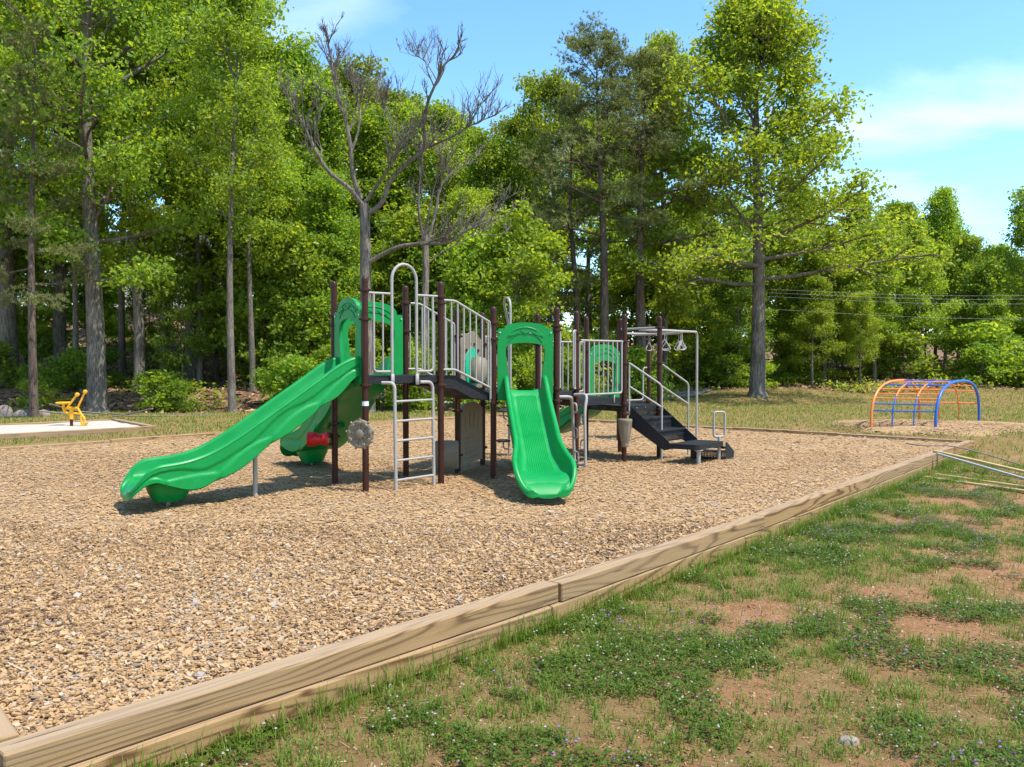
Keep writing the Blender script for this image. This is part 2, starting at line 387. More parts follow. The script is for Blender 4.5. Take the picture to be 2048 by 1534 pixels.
M['litter'] = attr_mat('dead_leaves', [(0.0, (0.10, 0.055, 0.03)), (0.5, (0.23, 0.13, 0.07)), (1.0, (0.40, 0.25, 0.15))], 0.8)
M['flower'] = attr_mat('clover_flowers', [(0.0, (0.36, 0.32, 0.25)), (0.68, (0.46, 0.37, 0.35)), (0.72, (0.30, 0.12, 0.36)), (1.0, (0.36, 0.16, 0.44))], 0.7, .2)
CHIP = [(0.0, (0.115, 0.068, 0.040)), (0.05, (0.23, 0.138, 0.075)), (0.20, (0.34, 0.203, 0.098)), (0.5, (0.40, 0.245, 0.112)), (0.84, (0.455, 0.295, 0.146)), (0.92, (0.33, 0.25, 0.175)), (0.97, (0.44, 0.34, 0.23)), (1.0, (0.31, 0.27, 0.24))]
M['chip'] = attr_mat('wood_chips', CHIP, 0.8, spec=.2)
def chipbed_mat():
    m, n, l, b = new_mat('chip_bed')
    tcx = N(n, 'ShaderNodeTexCoord'); mpn = N(n, 'ShaderNodeMapping'); mpn.inputs['Scale'].default_value = (1, 1.5, 1); mpn.inputs['Rotation'].default_value = (0, 0, .6); l.new(tcx.outputs['Object'], mpn.inputs['Vector'])
    nd = N(n, 'ShaderNodeTexNoise', Scale=18.0, Detail=2.0); l.new(tcx.outputs['Object'], nd.inputs['Vector'])
    mxv = N(n, 'ShaderNodeMixRGB'); mxv.inputs['Fac'].default_value = 0.06; l.new(mpn.outputs[0], mxv.inputs['Color1']); l.new(nd.outputs['Color'], mxv.inputs['Color2'])
    vo = N(n, 'ShaderNodeTexVoronoi', Scale=34.0); l.new(mxv.outputs[0], vo.inputs['Vector'])
    sp = N(n, 'ShaderNodeSeparateColor'); l.new(vo.outputs['Color'], sp.inputs[0])
    rp = ramp(n, CHIP); l.new(sp.outputs[0], rp.inputs[0])
    l.new(rp.outputs[0], b.inputs['Base Color']); b.inputs['Roughness'].default_value = 0.9; b.inputs['Specular IOR Level'].default_value = 0.1
    bp = N(n, 'ShaderNodeBump', Strength=0.9, Distance=0.03); l.new(sp.outputs[1], bp.inputs['Height']); l.new(bp.outputs[0], b.inputs['Normal'])
    return m
M['chipbed'] = chipbed_mat()
def ground_mat():
    m, n, l, b = new_mat('ground')
    tcx = N(n, 'ShaderNodeTexCoord'); af = N(n, 'ShaderNodeAttribute', attribute_name='forest'); ag = N(n, 'ShaderNodeAttribute', attribute_name='green')
    nz = N(n, 'ShaderNodeTexNoise', Scale=3.4, Detail=12.0, Roughness=0.82); l.new(tcx.outputs['Object'], nz.inputs['Vector'])
    soil = ramp(n, [(0.30, (0.15, 0.070, 0.030)), (0.45, (0.29, 0.143, 0.066)), (0.58, (0.36, 0.195, 0.096)), (0.75, (0.42, 0.285, 0.17))]); l.new(nz.outputs['Fac'], soil.inputs[0])
    ng = N(n, 'ShaderNodeTexNoise', Scale=9.0, Detail=11.0, Roughness=0.82); l.new(tcx.outputs['Object'], ng.inputs['Vector'])
    gr = ramp(n, [(0.3, (0.075, 0.085, 0.020)), (0.5, (0.150, 0.140, 0.042)), (0.7, (0.27, 0.20, 0.085))]); l.new(ng.outputs['Fac'], gr.inputs[0])
    ad = N(n, 'ShaderNodeMath', operation='ADD'); l.new(ag.outputs['Fac'], ad.inputs[0]); l.new(ng.outputs['Fac'], ad.inputs[1])
    gm = ramp(n, [(0.90, (0, 0, 0)), (1.0, (.45, .45, .45))]); gm.color_ramp.elements[1].position = 1.0; l.new(ad.outputs[0], gm.inputs[0])
    m1 = N(n, 'ShaderNodeMixRGB'); l.new(gm.outputs[0], m1.inputs['Fac']); l.new(soil.outputs[0], m1.inputs['Color1']); l.new(gr.outputs[0], m1.inputs['Color2'])
    vo = N(n, 'ShaderNodeTexVoronoi', Scale=9.0); l.new(tcx.outputs['Object'], vo.inputs['Vector']); sp = N(n, 'ShaderNodeSeparateColor'); l.new(vo.outputs['Color'], sp.inputs[0])
    lit = ramp(n, [(0.0, (0.075, 0.045, 0.026)), (0.5, (0.17, 0.098, 0.056)), (0.85, (0.28, 0.165, 0.10)), (1.0, (0.36, 0.25, 0.17))]); l.new(sp.outputs[0], lit.inputs[0])
    m2 = N(n, 'ShaderNodeMixRGB'); l.new(af.outputs['Fac'], m2.inputs['Fac']); l.new(m1.outputs[0], m2.inputs['Color1']); l.new(lit.outputs[0], m2.inputs['Color2'])
    l.new(m2.outputs[0], b.inputs['Base Color']); b.inputs['Roughness'].default_value = 0.95; b.inputs['Specular IOR Level'].default_value = 0.1
    n5 = N(n, 'ShaderNodeTexNoise', Scale=26.0, Detail=8.0, Roughness=0.75); l.new(tcx.outputs['Object'], n5.inputs['Vector'])
    bp = N(n, 'ShaderNodeBump', Strength=1.0, Distance=0.035); l.new(n5.outputs['Fac'], bp.inputs['Height']); l.new(bp.outputs[0], b.inputs['Normal'])
    return m
M['ground'] = ground_mat()

# ------------------------------------------------------------------ layout of the pit
BT = 0.035                                              # top of the edging timbers above the chips
PN = at(40, 1472, z=BT); PR = at(1928, 881, z=BT); PB = at(992, 829, z=BT)
e1 = (PR - PN); e1.z = 0; LNR = e1.length; e1.normalize()
e2 = (PB - PR); e2.z = 0; e2.normalize()
PL = at(-330, 917, z=BT)
PIT = [PN, PR, PB, PL]
def ab(x, y):
    return (x - PN.x) * e1.x + (y - PN.y) * e1.y, (x - PN.x) * e2.x + (y - PN.y) * e2.y
near_in = [PN - e1 * .12, at(1088, 1160, z=BT), at(1500, 1028, z=BT), at(1868, 900, z=BT), PR + e1 * .14]   # inner top edge of the near side, traced at its joints
NEAR_A, NEAR_B = zip(*[ab(p.x, p.y) for p in near_in])
def ground_z(x, y):
    x = np.asarray(x, float); y = np.asarray(y, float)
    a, b = ab(x, y)
    w = np.maximum(ss(0, 6, b), ss(17.5, 21, a))
    z = -0.27 + 0.30 * w - 0.05 * ss(0, -4, b) * (1 - w)
    hill = ss(29, 62, y + 0.10 * x) * (0.35 + 0.65 * ss(9, -6, x)) * 5.0
    bank = ss(28.0, 31.0, y + 0.05 * x) * ss(4, -4, x) * 0.55
    far = ss(60, 160, y) * 3.0
    und = (fbm(x * .35, y * .35, 5) - .5) * .10 * ss(3, 12, y) + (fbm(x * .2, y * .2, 9) - .5) * 1.1 * ss(31, 40, y)
    return z + hill + bank + far + und
def gz(x, y): return float(ground_z(np.array([x]), np.array([y]))[0])
def edge_dist(x, y):
    """signed distance to the pit outline, positive outside (approx., convex)"""
    a, b = ab(x, y)
    d = np.interp(a, NEAR_A, NEAR_B) - b
    for i in range(1, 4):
        p, q = PIT[i], PIT[(i + 1) % 4]
        t = (q - p); t.z = 0; t.normalize()
        d = np.maximum(d, (x - p.x) * t.y - (y - p.y) * t.x)
    return d
def in_pit(x, y): return edge_dist(x, y) < 0
def green_mask(x, y):
    """how grassy the lawn is, 0 bare soil .. 1 dense"""
    m = 0.62 * fbm(x * 1.5 + 3.1, y * 1.5, 21) + 0.38 * fbm(x * 4.5, y * 4.5, 33)
    d = edge_dist(x, y)
    m = m + 0.30 * ss(1.2, 0.1, d) + 0.20 * ss(14, 19, y) - 0.02
    m = m - 0.10 * ss(2.5, 5, x) * ss(12, 6, y)
    return m
FOREST_LINE = lambda x: 27.6 + 0.0 * x + 9.0 * ss(2, 9, x) + 0.6 * np.sin(x * .7)
def forest_mask(x, y): return ss(-1.0, 1.0, y - FOREST_LINE(x) + 2.2 * (fbm(x * .5, y * .5, 3) - .5))

# ground sheet
xs = np.unique(np.concatenate([np.linspace(-160, -30, 27), np.arange(-30, 30, .4), np.linspace(30, 160, 27)]))
ys = np.unique(np.concatenate([np.linspace(-25, 1, 14), np.arange(1, 34, .4), np.arange(34, 70, 1.2), np.linspace(70, 260, 40)]))
GX, GY = np.meshgrid(xs, ys)
GZ = ground_z(GX, GY)
ED = edge_dist(GX, GY)
GZ = np.where(ED < -0.05, np.minimum(GZ, -0.30), GZ)
idx = np.arange(GX.size).reshape(GX.shape)
Fq = np.stack([idx[:-1, :-1].ravel(), idx[:-1, 1:].ravel(), idx[1:, 1:].ravel(), idx[1:, :-1].ravel()], 1)
me = fast_mesh('ground', np.stack([GX.ravel(), GY.ravel(), GZ.ravel()], 1), Fq, M['ground'],
               {'forest': forest_mask(GX, GY).ravel(), 'green': green_mask(GX, GY).ravel()}, True)
tag(link('ground', me), 'grass lawn running into the wooded leaf covered hillside', kind='structure')

# chip bed inside the pit
def chip_z(x, y): return (fbm(x * 1.3, y * 1.3, 71) - .5) * .05 + (fbm(x * .4, y * .4, 77) - .5) * .05 - .05 * np.exp(-((x + 4.5) ** 2 + (y - 9.9) ** 2) / .25) - .05 * np.exp(-((x - .5) ** 2 + (y - 10.4) ** 2) / .2)
nu, nv = 110, 110
U, Vv = np.meshgrid(np.linspace(0, 1, nu), np.linspace(0, 1, nv))
def bil(k): return (PN[k] * (1 - U) * (1 - Vv) + PR[k] * U * (1 - Vv) + PB[k] * U * Vv + PL[k] * (1 - U) * Vv)
BX, BY = bil(0), bil(1)
a_, b_ = ab(BX, BY); push = (np.interp(a_, NEAR_A, NEAR_B) - .06) * (1 - Vv) ** 6       # follow the bowed near side
BX = BX + e2.x * push; BY = BY + e2.y * push
BZ = chip_z(BX, BY) * ss(.02, -.5, edge_dist(BX, BY)) - 0.012 - .02 * ss(-.1, .0, edge_dist(BX, BY))
idx = np.arange(BX.size).reshape(BX.shape)
Fq = np.stack([idx[:-1, :-1].ravel(), idx[:-1, 1:].ravel(), idx[1:, 1:].ravel(), idx[1:, :-1].ravel()], 1)
tag(link('wood_chip_bed', fast_mesh('wood_chip_bed', np.stack([BX.ravel(), BY.ravel(), BZ.ravel()], 1), Fq, M['chipbed'], None, True)),
    'bed of tan wood chips filling the play pit', kind='structure')

# ------------------------------------------------------------------ timber edging
def timber(name, a, b, z0, z1, w, parent, bevel=.008):
    """squared timber from a to b (xy), local x along its length"""
    a, b = Vector((a[0], a[1], 0)), Vector((b[0], b[1], 0))
    d = b - a; L = d.length; mb = MB(); mb.box((0, 0, 0), (L, w, z1 - z0), bevel=bevel)
    o = obj(name, mb, M['timber'], None, smooth=0)
    q = parent
    c = (a + b) / 2; c.z = (z0 + z1) / 2
    o.location = c - BASE[q.name]; o.rotation_euler = (0, 0, math.atan2(d.y, d.x)); o.parent = parent
    return o
edging = thing('timber_edging', 'squared tan timbers edging the big wood chip pit, two courses high', 'edging', (PN.x, PN.y, -.25))
TW = 0.15
nrm_out = Vector((e1.y, -e1.x, 0))
near_c = [p + nrm_out * TW / 2 for p in near_in]
for i in range(4):
    off = nrm_out * (0.022 if i == 1 else (0.006 * i))
    timber('timber', near_c[i] + off + e1 * .004, near_c[i + 1] + off - e1 * .004, BT - .142, BT, TW, edging)
low = [PN - e1 * .3, at(1068, 1180, z=-.1) , at(1440, 1052, z=-.1), PR + e1 * .12]
low = [near_c[0] - e1 * .2, near_c[1] - e1 * .12, near_c[2] - e1 * .5, near_c[3] - e1 * .6, near_c[4] - e1 * .03]
for i in range(4):
    timber('timber', low[i] + nrm_out * .026 + e1 * .004, low[i + 1] + nrm_out * .026 - e1 * .004, BT - .292, BT - .148, TW, edging)
def side(p, q, n, ext0, ext1):
    d = (q - p); d.z = 0; L = d.length; d.normalize(); out = Vector((d.y, -d.x, 0))
    step = L / n
    for i in range(n):
        a = p + d * (i * step + (ext0 if i == 0 else .004)); b = p + d * ((i + 1) * step - (ext1 if i == n - 1 else .004))
        zo = BT + .012 * math.sin(i * 2.1)
        timber('timber', a + out * TW / 2, b + out * TW / 2, zo - .142, zo, TW, edging)
        timber('timber', a + out * (TW / 2 + .012), b + out * (TW / 2 + .012), zo - .292, zo - .147, TW, edging)
side(PR, PB, 5, .02, -.14); side(PB, PL, 7, .02, -.14); side(PL, PN, 5, .02, .012)

# ------------------------------------------------------------------ play structure
P = {k: at(*v, z=0) for k, v in dict(
    a=(670, 966), b=(731.5, 981), c=(812, 952), d=(882, 965),            # upper square deck
    e=(915.5, 944.5), f=(965.4, 928), g=(987, 954.7), h=(1113, 952), i=(1152, 935.7), j=(1075, 923),   # hexagonal deck
    k=(1172, 911), l=(1248, 921.5), m=(1240, 901.5), n=(1318, 912.6),     # right decks
    o=(1237, 877.5), p=(1297, 874)).items()}
Z1, Z2, Z3, Z4, Z5 = 1.52, 1.24, 1.09, 0.94, 0.80
play = thing('play_structure', 'playground climber of brown posts with green slides, grey rails and black decks', 'playground', (0.3, 13.5, 0))
PR_R = 0.0445
clamps = dict(a=[2.22, 2.36, .84, .66], b=[1.40, 2.28, 2.66], c=[2.58, 2.16], d=[1.38, 2.54, 2.62], e=[.95, .27, 2.1], f=[1.0, .28, 2.0], g=[1.10, 2.04, 2.28],
              h=[1.12, 2.18, 2.24, 1.30], i=[2.17, 2.05, 1.27, 1.0], j=[1.1, 2.0], k=[.98, 1.9], l=[.80, .98, 2.05, 1.68], m=[.86, 1.9], n=[2.31, 1.68, .84], o=[2.31, .8], p=[1.56, 2.31, .8])
for k, p in P.items():
    top = 2.84 if k in 'abcd' else 2.52
    mb = MB(); mb.tube([p + Vector((0, 0, -.1)), p + Vector((0, 0, top - .07))], PR_R, 16); po = obj('post', mb, M['brown'], play)
    mb = MB(); r = PR_R + .004
    mb.lathe([(r, top - .075), (r, top - .045), (r * .93, top - .025), (r * .72, top - .008), (r * .35, top), (.003, top + .002)], (p.x, p.y, 0), 16); obj('cap', mb, M['brown'], po)
    for zc in clamps[k]:
        mb = MB(); r = PR_R + .014
        mb.lathe([(PR_R, zc - .026), (r, zc - .02), (r + .004, zc), (r, zc + .02), (PR_R, zc + .026)], (p.x, p.y, 0), 16)
        for sg in (-1, 1):
            mb.box((p.x + sg * (r + .008), p.y - .004, zc), (.03, .03, .03), bevel=.006)
            mb.tube([(p.x + sg * (r + .012), p.y - .015, zc), (p.x + sg * (r + .012), p.y - .028, zc)], .007, 6)
        obj('clamp', mb, M['brown'], po)

def deck(ids, z, th=.10, inset=.03, mat='deck'):
    pts = [P[i] if isinstance(i, str) else Vector(i) for i in ids]
    c = sum(pts, Vector()) / len(pts)
    out = [((p - c) * (1 - inset / (p - c).length)) + c for p in pts]
    mb = MB(); m = len(out)
    a = sum(out[i].x * out[(i + 1) % m].y - out[(i + 1) % m].x * out[i].y for i in range(m))
    if a < 0: out = out[::-1]
    vs = [Vector((p.x, p.y, z)) for p in out] + [Vector((p.x, p.y, z - th)) for p in out]
    # folded-down lip: hollow underneath
    inn = [(p - c) * (1 - .05 / (p - c).length) + c for p in out]
    vs += [Vector((p.x, p.y, z - th)) for p in inn] + [Vector((p.x, p.y, z - .012)) for p in inn]
    fs = [tuple(range(m)), tuple(range(4 * m - 1, 3 * m - 1, -1))]
    for i in range(m):
        j = (i + 1) % m
        fs += [(i, i + m, j + m, j), (m + i, 2 * m + i, 2 * m + j, m + j), (2 * m + i, 3 * m + i, 3 * m + j, 2 * m + j)]
    mb.add(vs, fs); dk = obj('deck', mb, M[mat], play, smooth=0)
    for i in range(m):                                   # slots in the lip
        p, q = out[i], out[(i + 1) % m]; t = (q - p).normalized(); no = Vector((t.y, -t.x, 0))
        for fr in (.18, .27, .5, .73, .82):
            if no.y > .2: continue
            mb2 = MB(); mb2.box(p.lerp(q, fr) + no * .001 + Vector((0, 0, z - th * .5)), (.05, .004, .012), t, no)
            obj('slot', mb2, M['black'], dk, smooth=0)
    return dk
deck('abdc', Z1); deck('ghijfe', Z2); deck('ilkj', Z3); deck('lnmk', Z4)
dv = Vector((-.45, .9, 0)) * .62
deck([tuple(P['o']), tuple(P['p']), tuple(P['p'] + dv), tuple(P['o'] + dv)], Z5)

V3 = lambda p, z: Vector((p.x, p.y, z))
RP, RB = .017, .0125                                    # rail and baluster radius
def rail(name, pts, r=RP, mat='grey', parent=play, fil=.06, n=10):
    mb = MB(); mb.tube(fillet(pts, fil) if fil else pts, r, n); return obj(name, mb, M[mat], parent)
def fence(p, q, zb, zt, nbal, t0=0.06, t1=.94, drop=None):
    """guard rail between posts p and q with balusters and feet"""
    a, b = p.lerp(q, t0), p.lerp(q, t1)
    fr = rail('guard_rail', [V3(p, zt), V3(a, zt), V3(a, zb), V3(b, zb), V3(b, zt), V3(q, zt)], RP)
    rail('rail', [V3(p, zt + .001), V3(q, zt + .001)], RP, parent=fr, fil=0)
    for i in range(nbal):
        c = a.lerp(b, (i + 1) / (nbal + 1)); rail('baluster', [V3(c, zb), V3(c, zt)], RB, parent=fr, fil=0, n=8)
    for t in (.18, .82):
        c = a.lerp(b, t); mb = MB(); d = (q - p).normalized()
        mb.box(V3(c, zb - .075), (.028, .008, .17), d, Vector((d.y, -d.x, 0)), bevel=.003); obj('bracket', mb, M['grey'], fr)
    return fr
# ladder side of the upper deck: two short guards and a tall arch between them
pb, pd = P['b'], P['d']
eu = (pd - pb).normalized(); eo = Vector((eu.y, -eu.x, 0))   # along the ladder edge, and outwards
for (t0, t1, q0, q1) in ((0.0, .337, .11, .225), (.662, 1.0, .775, .89)):
    a, b = pb.lerp(pd, t0), pb.lerp(pd, t1)
    zt, zb = 2.63, 1.58
    fr = rail('guard_rail', [V3(a, zt), V3(b, zt)], RP, fil=0)
    end = pb.lerp(pd, q0 if t0 == 0 else q1)
    inner = b if t0 == 0 else a
    rail('rail', [V3(end, zt), V3(end, zb), V3(inner, zb)], RP, parent=fr)
    mid = pb.lerp(pd, q1 if t0 == 0 else q0); rail('baluster', [V3(mid, zb), V3(mid, zt)], RB, parent=fr, fil=0)
ha, hb = pb.lerp(pd, .337) + eo * .01, pb.lerp(pd, .662) + eo * .01
arc = [V3(ha, Z1 - .08), V3(ha, 2.82)] + [V3((ha + hb) / 2 + (ha - hb) / 2 * math.cos(t), 2.82 + .22 * math.sin(t)) for t in np.linspace(.2, PI - .2, 11)] + [V3(hb, 2.82), V3(hb, Z1 - .08)]
arch_h = rail('arch_handle', arc, .021, fil=0, n=12)
for q in (ha, hb):
    mb = MB(); mb.box(V3(q, Z1 - .05) + eo * .02, (.05, .012, .15), eu, eo, bevel=.004); obj('bracket', mb, M['grey'], arch_h)
# ladder
la, lb = at(792, 979, z=0), at(868, 967, z=0)
ladder_t = [pb.lerp(pd, .36) + eo * .03, pb.lerp(pd, .72) + eo * .03]
legs = []
for foot, tt in ((la, .20), (lb, .70)):
    tp = pb.lerp(pd, tt); bendp = foot - eo * .03
    legs.append([V3(tp + eo * .02, Z1 - .09), V3(bendp, Z1 - .09), V3(bendp.lerp(foot, .2), Z1 - .32), V3(foot, -.08)])
lad = rail('ladder', legs[0], .024, fil=.13)
rail('rail', legs[1], .024, parent=lad, fil=.13)
for z in np.linspace(.12, 1.18, 5):
    def onleg(L): t = (z + .08) / (L[2].z + .08); return L[3].lerp(L[2], t)
    rail('rung', [onleg(legs[0]), onleg(legs[1])], .0165, parent=lad, fil=0)
# sloping ramp between upper deck and hexagon
pc, pe, pg = P['c'], P['e'], P['g']
def ramp_pts(p, q, z0, z1, fl=.26): return [V3(p, z0), V3(p.lerp(q, fl), z0), V3(q, z1)]
mb = MB()
A0, A1, B0, B1 = pd.lerp(pc, .05), pg.lerp(pe, .05), pc.lerp(pd, .05), pe.lerp(pg, .05)
sec = []
for t, zt_, zb_ in ((.03, Z1 - .004, Z1 - .16), (.30, Z1 - .004, Z1 - .20), (.62, Z1 - .14, Z1 - .34), (.97, Z2 + .004, Z2 - .10)):
    a, b = A0.lerp(A1, t), B0.lerp(B1, t); sec.append([V3(a, zt_), V3(b, zt_), V3(b, zb_), V3(a, zb_)])
mb.loft(sec); rp_o = obj('ramp', mb, M['deck'], play, smooth=0)
for p, q in ((pd, pg), (pc, pe)):
    tp, bt = ramp_pts(p, q, 2.58, 2.27), ramp_pts(p, q, 1.60, 1.31)
    a0 = p.lerp(q, .06)
    fr = rail('ramp_rail', [tp[0], tp[1], p.lerp(q, .93).lerp(q, 0) + Vector((0, 0, 2.29)), V3(q.lerp(p, .06), 2.24), V3(q.lerp(p, .06), 1.16)], RP, fil=.05)
    rail('rail', [bt[0], bt[1], V3(q.lerp(p, .07), 1.33)], RP, parent=fr, fil=.05)
    for i in range(8):
        t = (i + .7) / 8.6
        zt_ = 2.58 if t < .26 else 2.58 + (2.27 - 2.58) * (t - .26) / .74
        zb_ = 1.60 if t < .26 else 1.60 + (1.31 - 1.60) * (t - .26) / .74
        c = p.lerp(q, t); rail('baluster', [V3(c, zb_), V3(c, zt_)], RB, parent=fr, fil=0, n=8)
    mb = MB(); d = (q - p).normalized(); mb.box(V3(q.lerp(p, .06), 1.15), (.03, .01, .12), d, Vector((d.y, -d.x, 0)), bevel=.003); obj('bracket', mb, M['grey'], fr)

# guards of the lower decks
fence(P['i'], P['l'], 1.17, 2.05, 8)
fence(P['j'], P['k'], 1.17, 2.05, 7)
fence(P['f'], P['j'], 1.34, 2.12, 1, .05, .30)
for pid, oth in (('h', 'i'), ('i', 'h')):               # tall narrow hand loops beside the climber
    p, q = P[pid], P[oth]; a, b = p.lerp(q, .06), p.lerp(q, .16)
    o2 = rail('hand_loop', [V3(p, 2.20), V3(b, 2.20), V3(b, 1.28), V3(p, 1.28)], .017, fil=.07)
    rail('baluster', [V3(a, 1.28), V3(a, 2.2)], RB, parent=o2, fil=0)
# pole with stepping discs behind the hexagon, and its arch handle
pj = at(1018, 912, z=0)
fe = P['f'].lerp(P['j'], .52); hd = (P['j'] - P['f']).normalized()
q0, q1 = fe - hd * .05, fe + hd * .05
n_back = Vector((-hd.y, hd.x, 0))
ah = rail('arch_handle', [V3(fe - hd * .02, Z2 - .08), V3(fe - hd * .02, 2.78), V3(fe + n_back * .42 + hd * .0, 2.80), V3(pj, 2.3), V3(pj, -.08)], .021, fil=.2)
for i, z in enumerate((.28, .55, .82)):
    s = (-1, 1, -1)[i]; dc = pj + hd * (.10 * s) + n_back * .02
    mb = MB(); mb.lathe([(.02, z - .03), (.12, z - .02), (.135, z), (.12, z + .018), (.02, z + .022)], (dc.x, dc.y, 0), 20); dd = obj('step_disc', mb, M['deck'], ah)
    rail('hook', [V3(dc, z - .02), V3(dc, z - .14), V3(pj, z - .17)], .015, parent=ah, fil=.06)

# loop climber in front of the hexagon's right edge
ph, pi_ = P['h'], P['i']; ed = (pi_ - ph).normalized(); en = Vector((ed.y, -ed.x, 0))
f1, f2 = at(1149, 927, z=.08), at(1171, 931, z=.08)
cl0 = [V3(ph.lerp(pi_, .12), Z2 - .06), V3(ph.lerp(pi_, .22) + en * .16, Z2 - .06), V3(f1, .95) + (V3(ph, 0) - V3(f1, 0)) * .12, V3(f1, .08)]
cl1 = [V3(pi_.lerp(ph, .10), Z2 - .06), V3(pi_.lerp(ph, .12) + en * .22, Z2 - .04), V3(f2, .95) + (V3(pi_, 0) - V3(f2, 0)) * .10, V3(f2, .08)]
clb = rail('loop_climber', cl0, .024, fil=.16, n=12)
rail('rail', cl1, .024, parent=clb, fil=.16, n=12)
acr = (V3(f2, 0) - V3(f1, 0)).normalized()
def onl(L, z): t = (z - .08) / (L[2].z - .08); return L[3].lerp(L[2], t)
for z, L, s in ((.98, cl0, 1), (.58, cl0, 1), (.20, cl0, 1), (.80, cl1, -1), (.40, cl1, -1)):
    a, b = onl(L, min(z + .075, 1.05)), onl(L, z - .075)
    rail('foot_loop', [a, a + acr * (.11 * s), b + acr * (.11 * s), b], .015, parent=clb, fil=.045)
mb = MB(); mb.tube([V3(f1, .08), V3(f2, .08)], .024, 10); obj('rail', mb, M['grey'], clb)

# ------------------------------------------------------------------ arch panels and slides
def arch_panel(p, q, z0, zsh, ztop, hole_z, open_top, margin=.06, side_w=.15, face=1):
    d = (q - p); L = d.length; d = d.normalized(); w = L - 2 * margin
    o = p + d * margin; o = Vector((o.x, o.y, 0))
    n = 15; outer = []; inner = []
    outer.append((0, z0)); inner.append((side_w + .03, z0))
    outer.append((0, z0 + .3)); inner.append((side_w + .02, z0 + .3))
    outer.append((0, hole_z)); inner.append((side_w - .015, hole_z))
    outer.append((0, zsh - .03)); inner.append((side_w - .03, hole_z + .13))
    outer.append((.02, zsh)); inner.append((side_w - .025, hole_z + .19))
    for i in range(n):
        t = PI * (1 - i / (n - 1)); c, s_ = math.cos(t), math.sin(t)
        ox = w / 2 + (w / 2 - .10) * c; oz = zsh + (ztop - zsh) * (s_ ** .8 if s_ > 0 else 0)
        ix = w / 2 + (w / 2 - side_w + .02) * c; iz = hole_z + .20 + (open_top - hole_z - .20) * (max(s_, 0) ** .9)
        outer.append((ox, oz)); inner.append((ix, iz))
    outer += [(w - x, z) for x, z in outer[4::-1]]; inner += [(w - x, z) for x, z in inner[4::-1]]
    mb = MB(); mb.band(outer, inner, o, d, Vector((0, 0, 1)), .055)
    pan = obj('arch_panel', mb, M['green'], play, smooth=35)
    nn = d.cross(Vector((0, 0, 1))); nn = nn if nn.dot(Vector((0, -1, 0))) > 0 else -nn
    # raised rim, sunk crescent and leaf relief on the face
    oo = o + nn * .03
    cres_o = [(w / 2 + (w / 2 - .10) * math.cos(t), open_top - .07 + (ztop - open_top - .0) * math.sin(t)) for t in np.linspace(PI - .55, .55, 13)]
    cres_i = [(w / 2 + (w / 2 - .12) * math.cos(t), open_top - .13 + (ztop - open_top - .02) * math.sin(t)) for t in np.linspace(PI - .55, .55, 13)]
    mb = MB()
    mb.tube(fillet([oo + d * x + Vector((0, 0, z)) for x, z in cres_o], .01, 1), .008, 6)
    mb.tube(fillet([oo + d * x + Vector((0, 0, z)) for x, z in cres_i], .01, 1), .008, 6)
    zc = open_top + (ztop - open_top) * .52
    for sx in (-1, 1):
        leafp = [(w / 2 + sx * (.09 + .17 * u), zc - .05 * u + .03 * math.sin(PI * u) * k) for k in (1, -.7) for u in (np.linspace(0, 1, 7) if k > 0 else np.linspace(.85, .15, 5))]
        if sx < 0: leafp = leafp[::-1]
        mb.prism(leafp, oo, d, Vector((0, 0, 1)), .022)
        mb.box(oo + d * (w / 2 + sx * .035) + Vector((0, 0, zc + .005)), (.085, .022, .02), (d * math.cos(.5) + Vector((0, 0, math.sin(.5) * sx))), nn, (d * -math.sin(.5) * sx + Vector((0, 0, math.cos(.5)))).normalized())
    obj('relief', mb, M['green'], pan)
    mb = MB()
    for x in (.035, w - .035):
        mb.tube([oo + d * x + Vector((0, 0, zsh - .06)), oo + nn * .012 + d * x + Vector((0, 0, zsh - .06))], .012, 8)
    obj('bolt', mb, M['chrome'], pan)
    for e_, x in ((p, 0), (q, w)):
        for zb in (zsh - .06, z0 + .18):
            mb = MB(); mb.tube([V3(e_, zb), V3(o + d * x, zb)], .014, 8); obj('bracket', mb, M['black'], pan)
    return pan
arch_panel(P['a'], P['b'], Z1 - .14, 2.40, 2.58, 1.98, 2.30, side_w=.17)
arch_panel(P['a'], P['c'], Z1 - .14, 2.40, 2.58, 1.98, 2.30, side_w=.17)
arch_panel(P['g'], P['h'], Z2 - .10, 2.20, 2.29, 1.72, 1.99, side_w=.15)
arch_panel(P['k'], P['m'], Z4 - .10, 1.90, 2.02, 1.42, 1.72, side_w=.15)

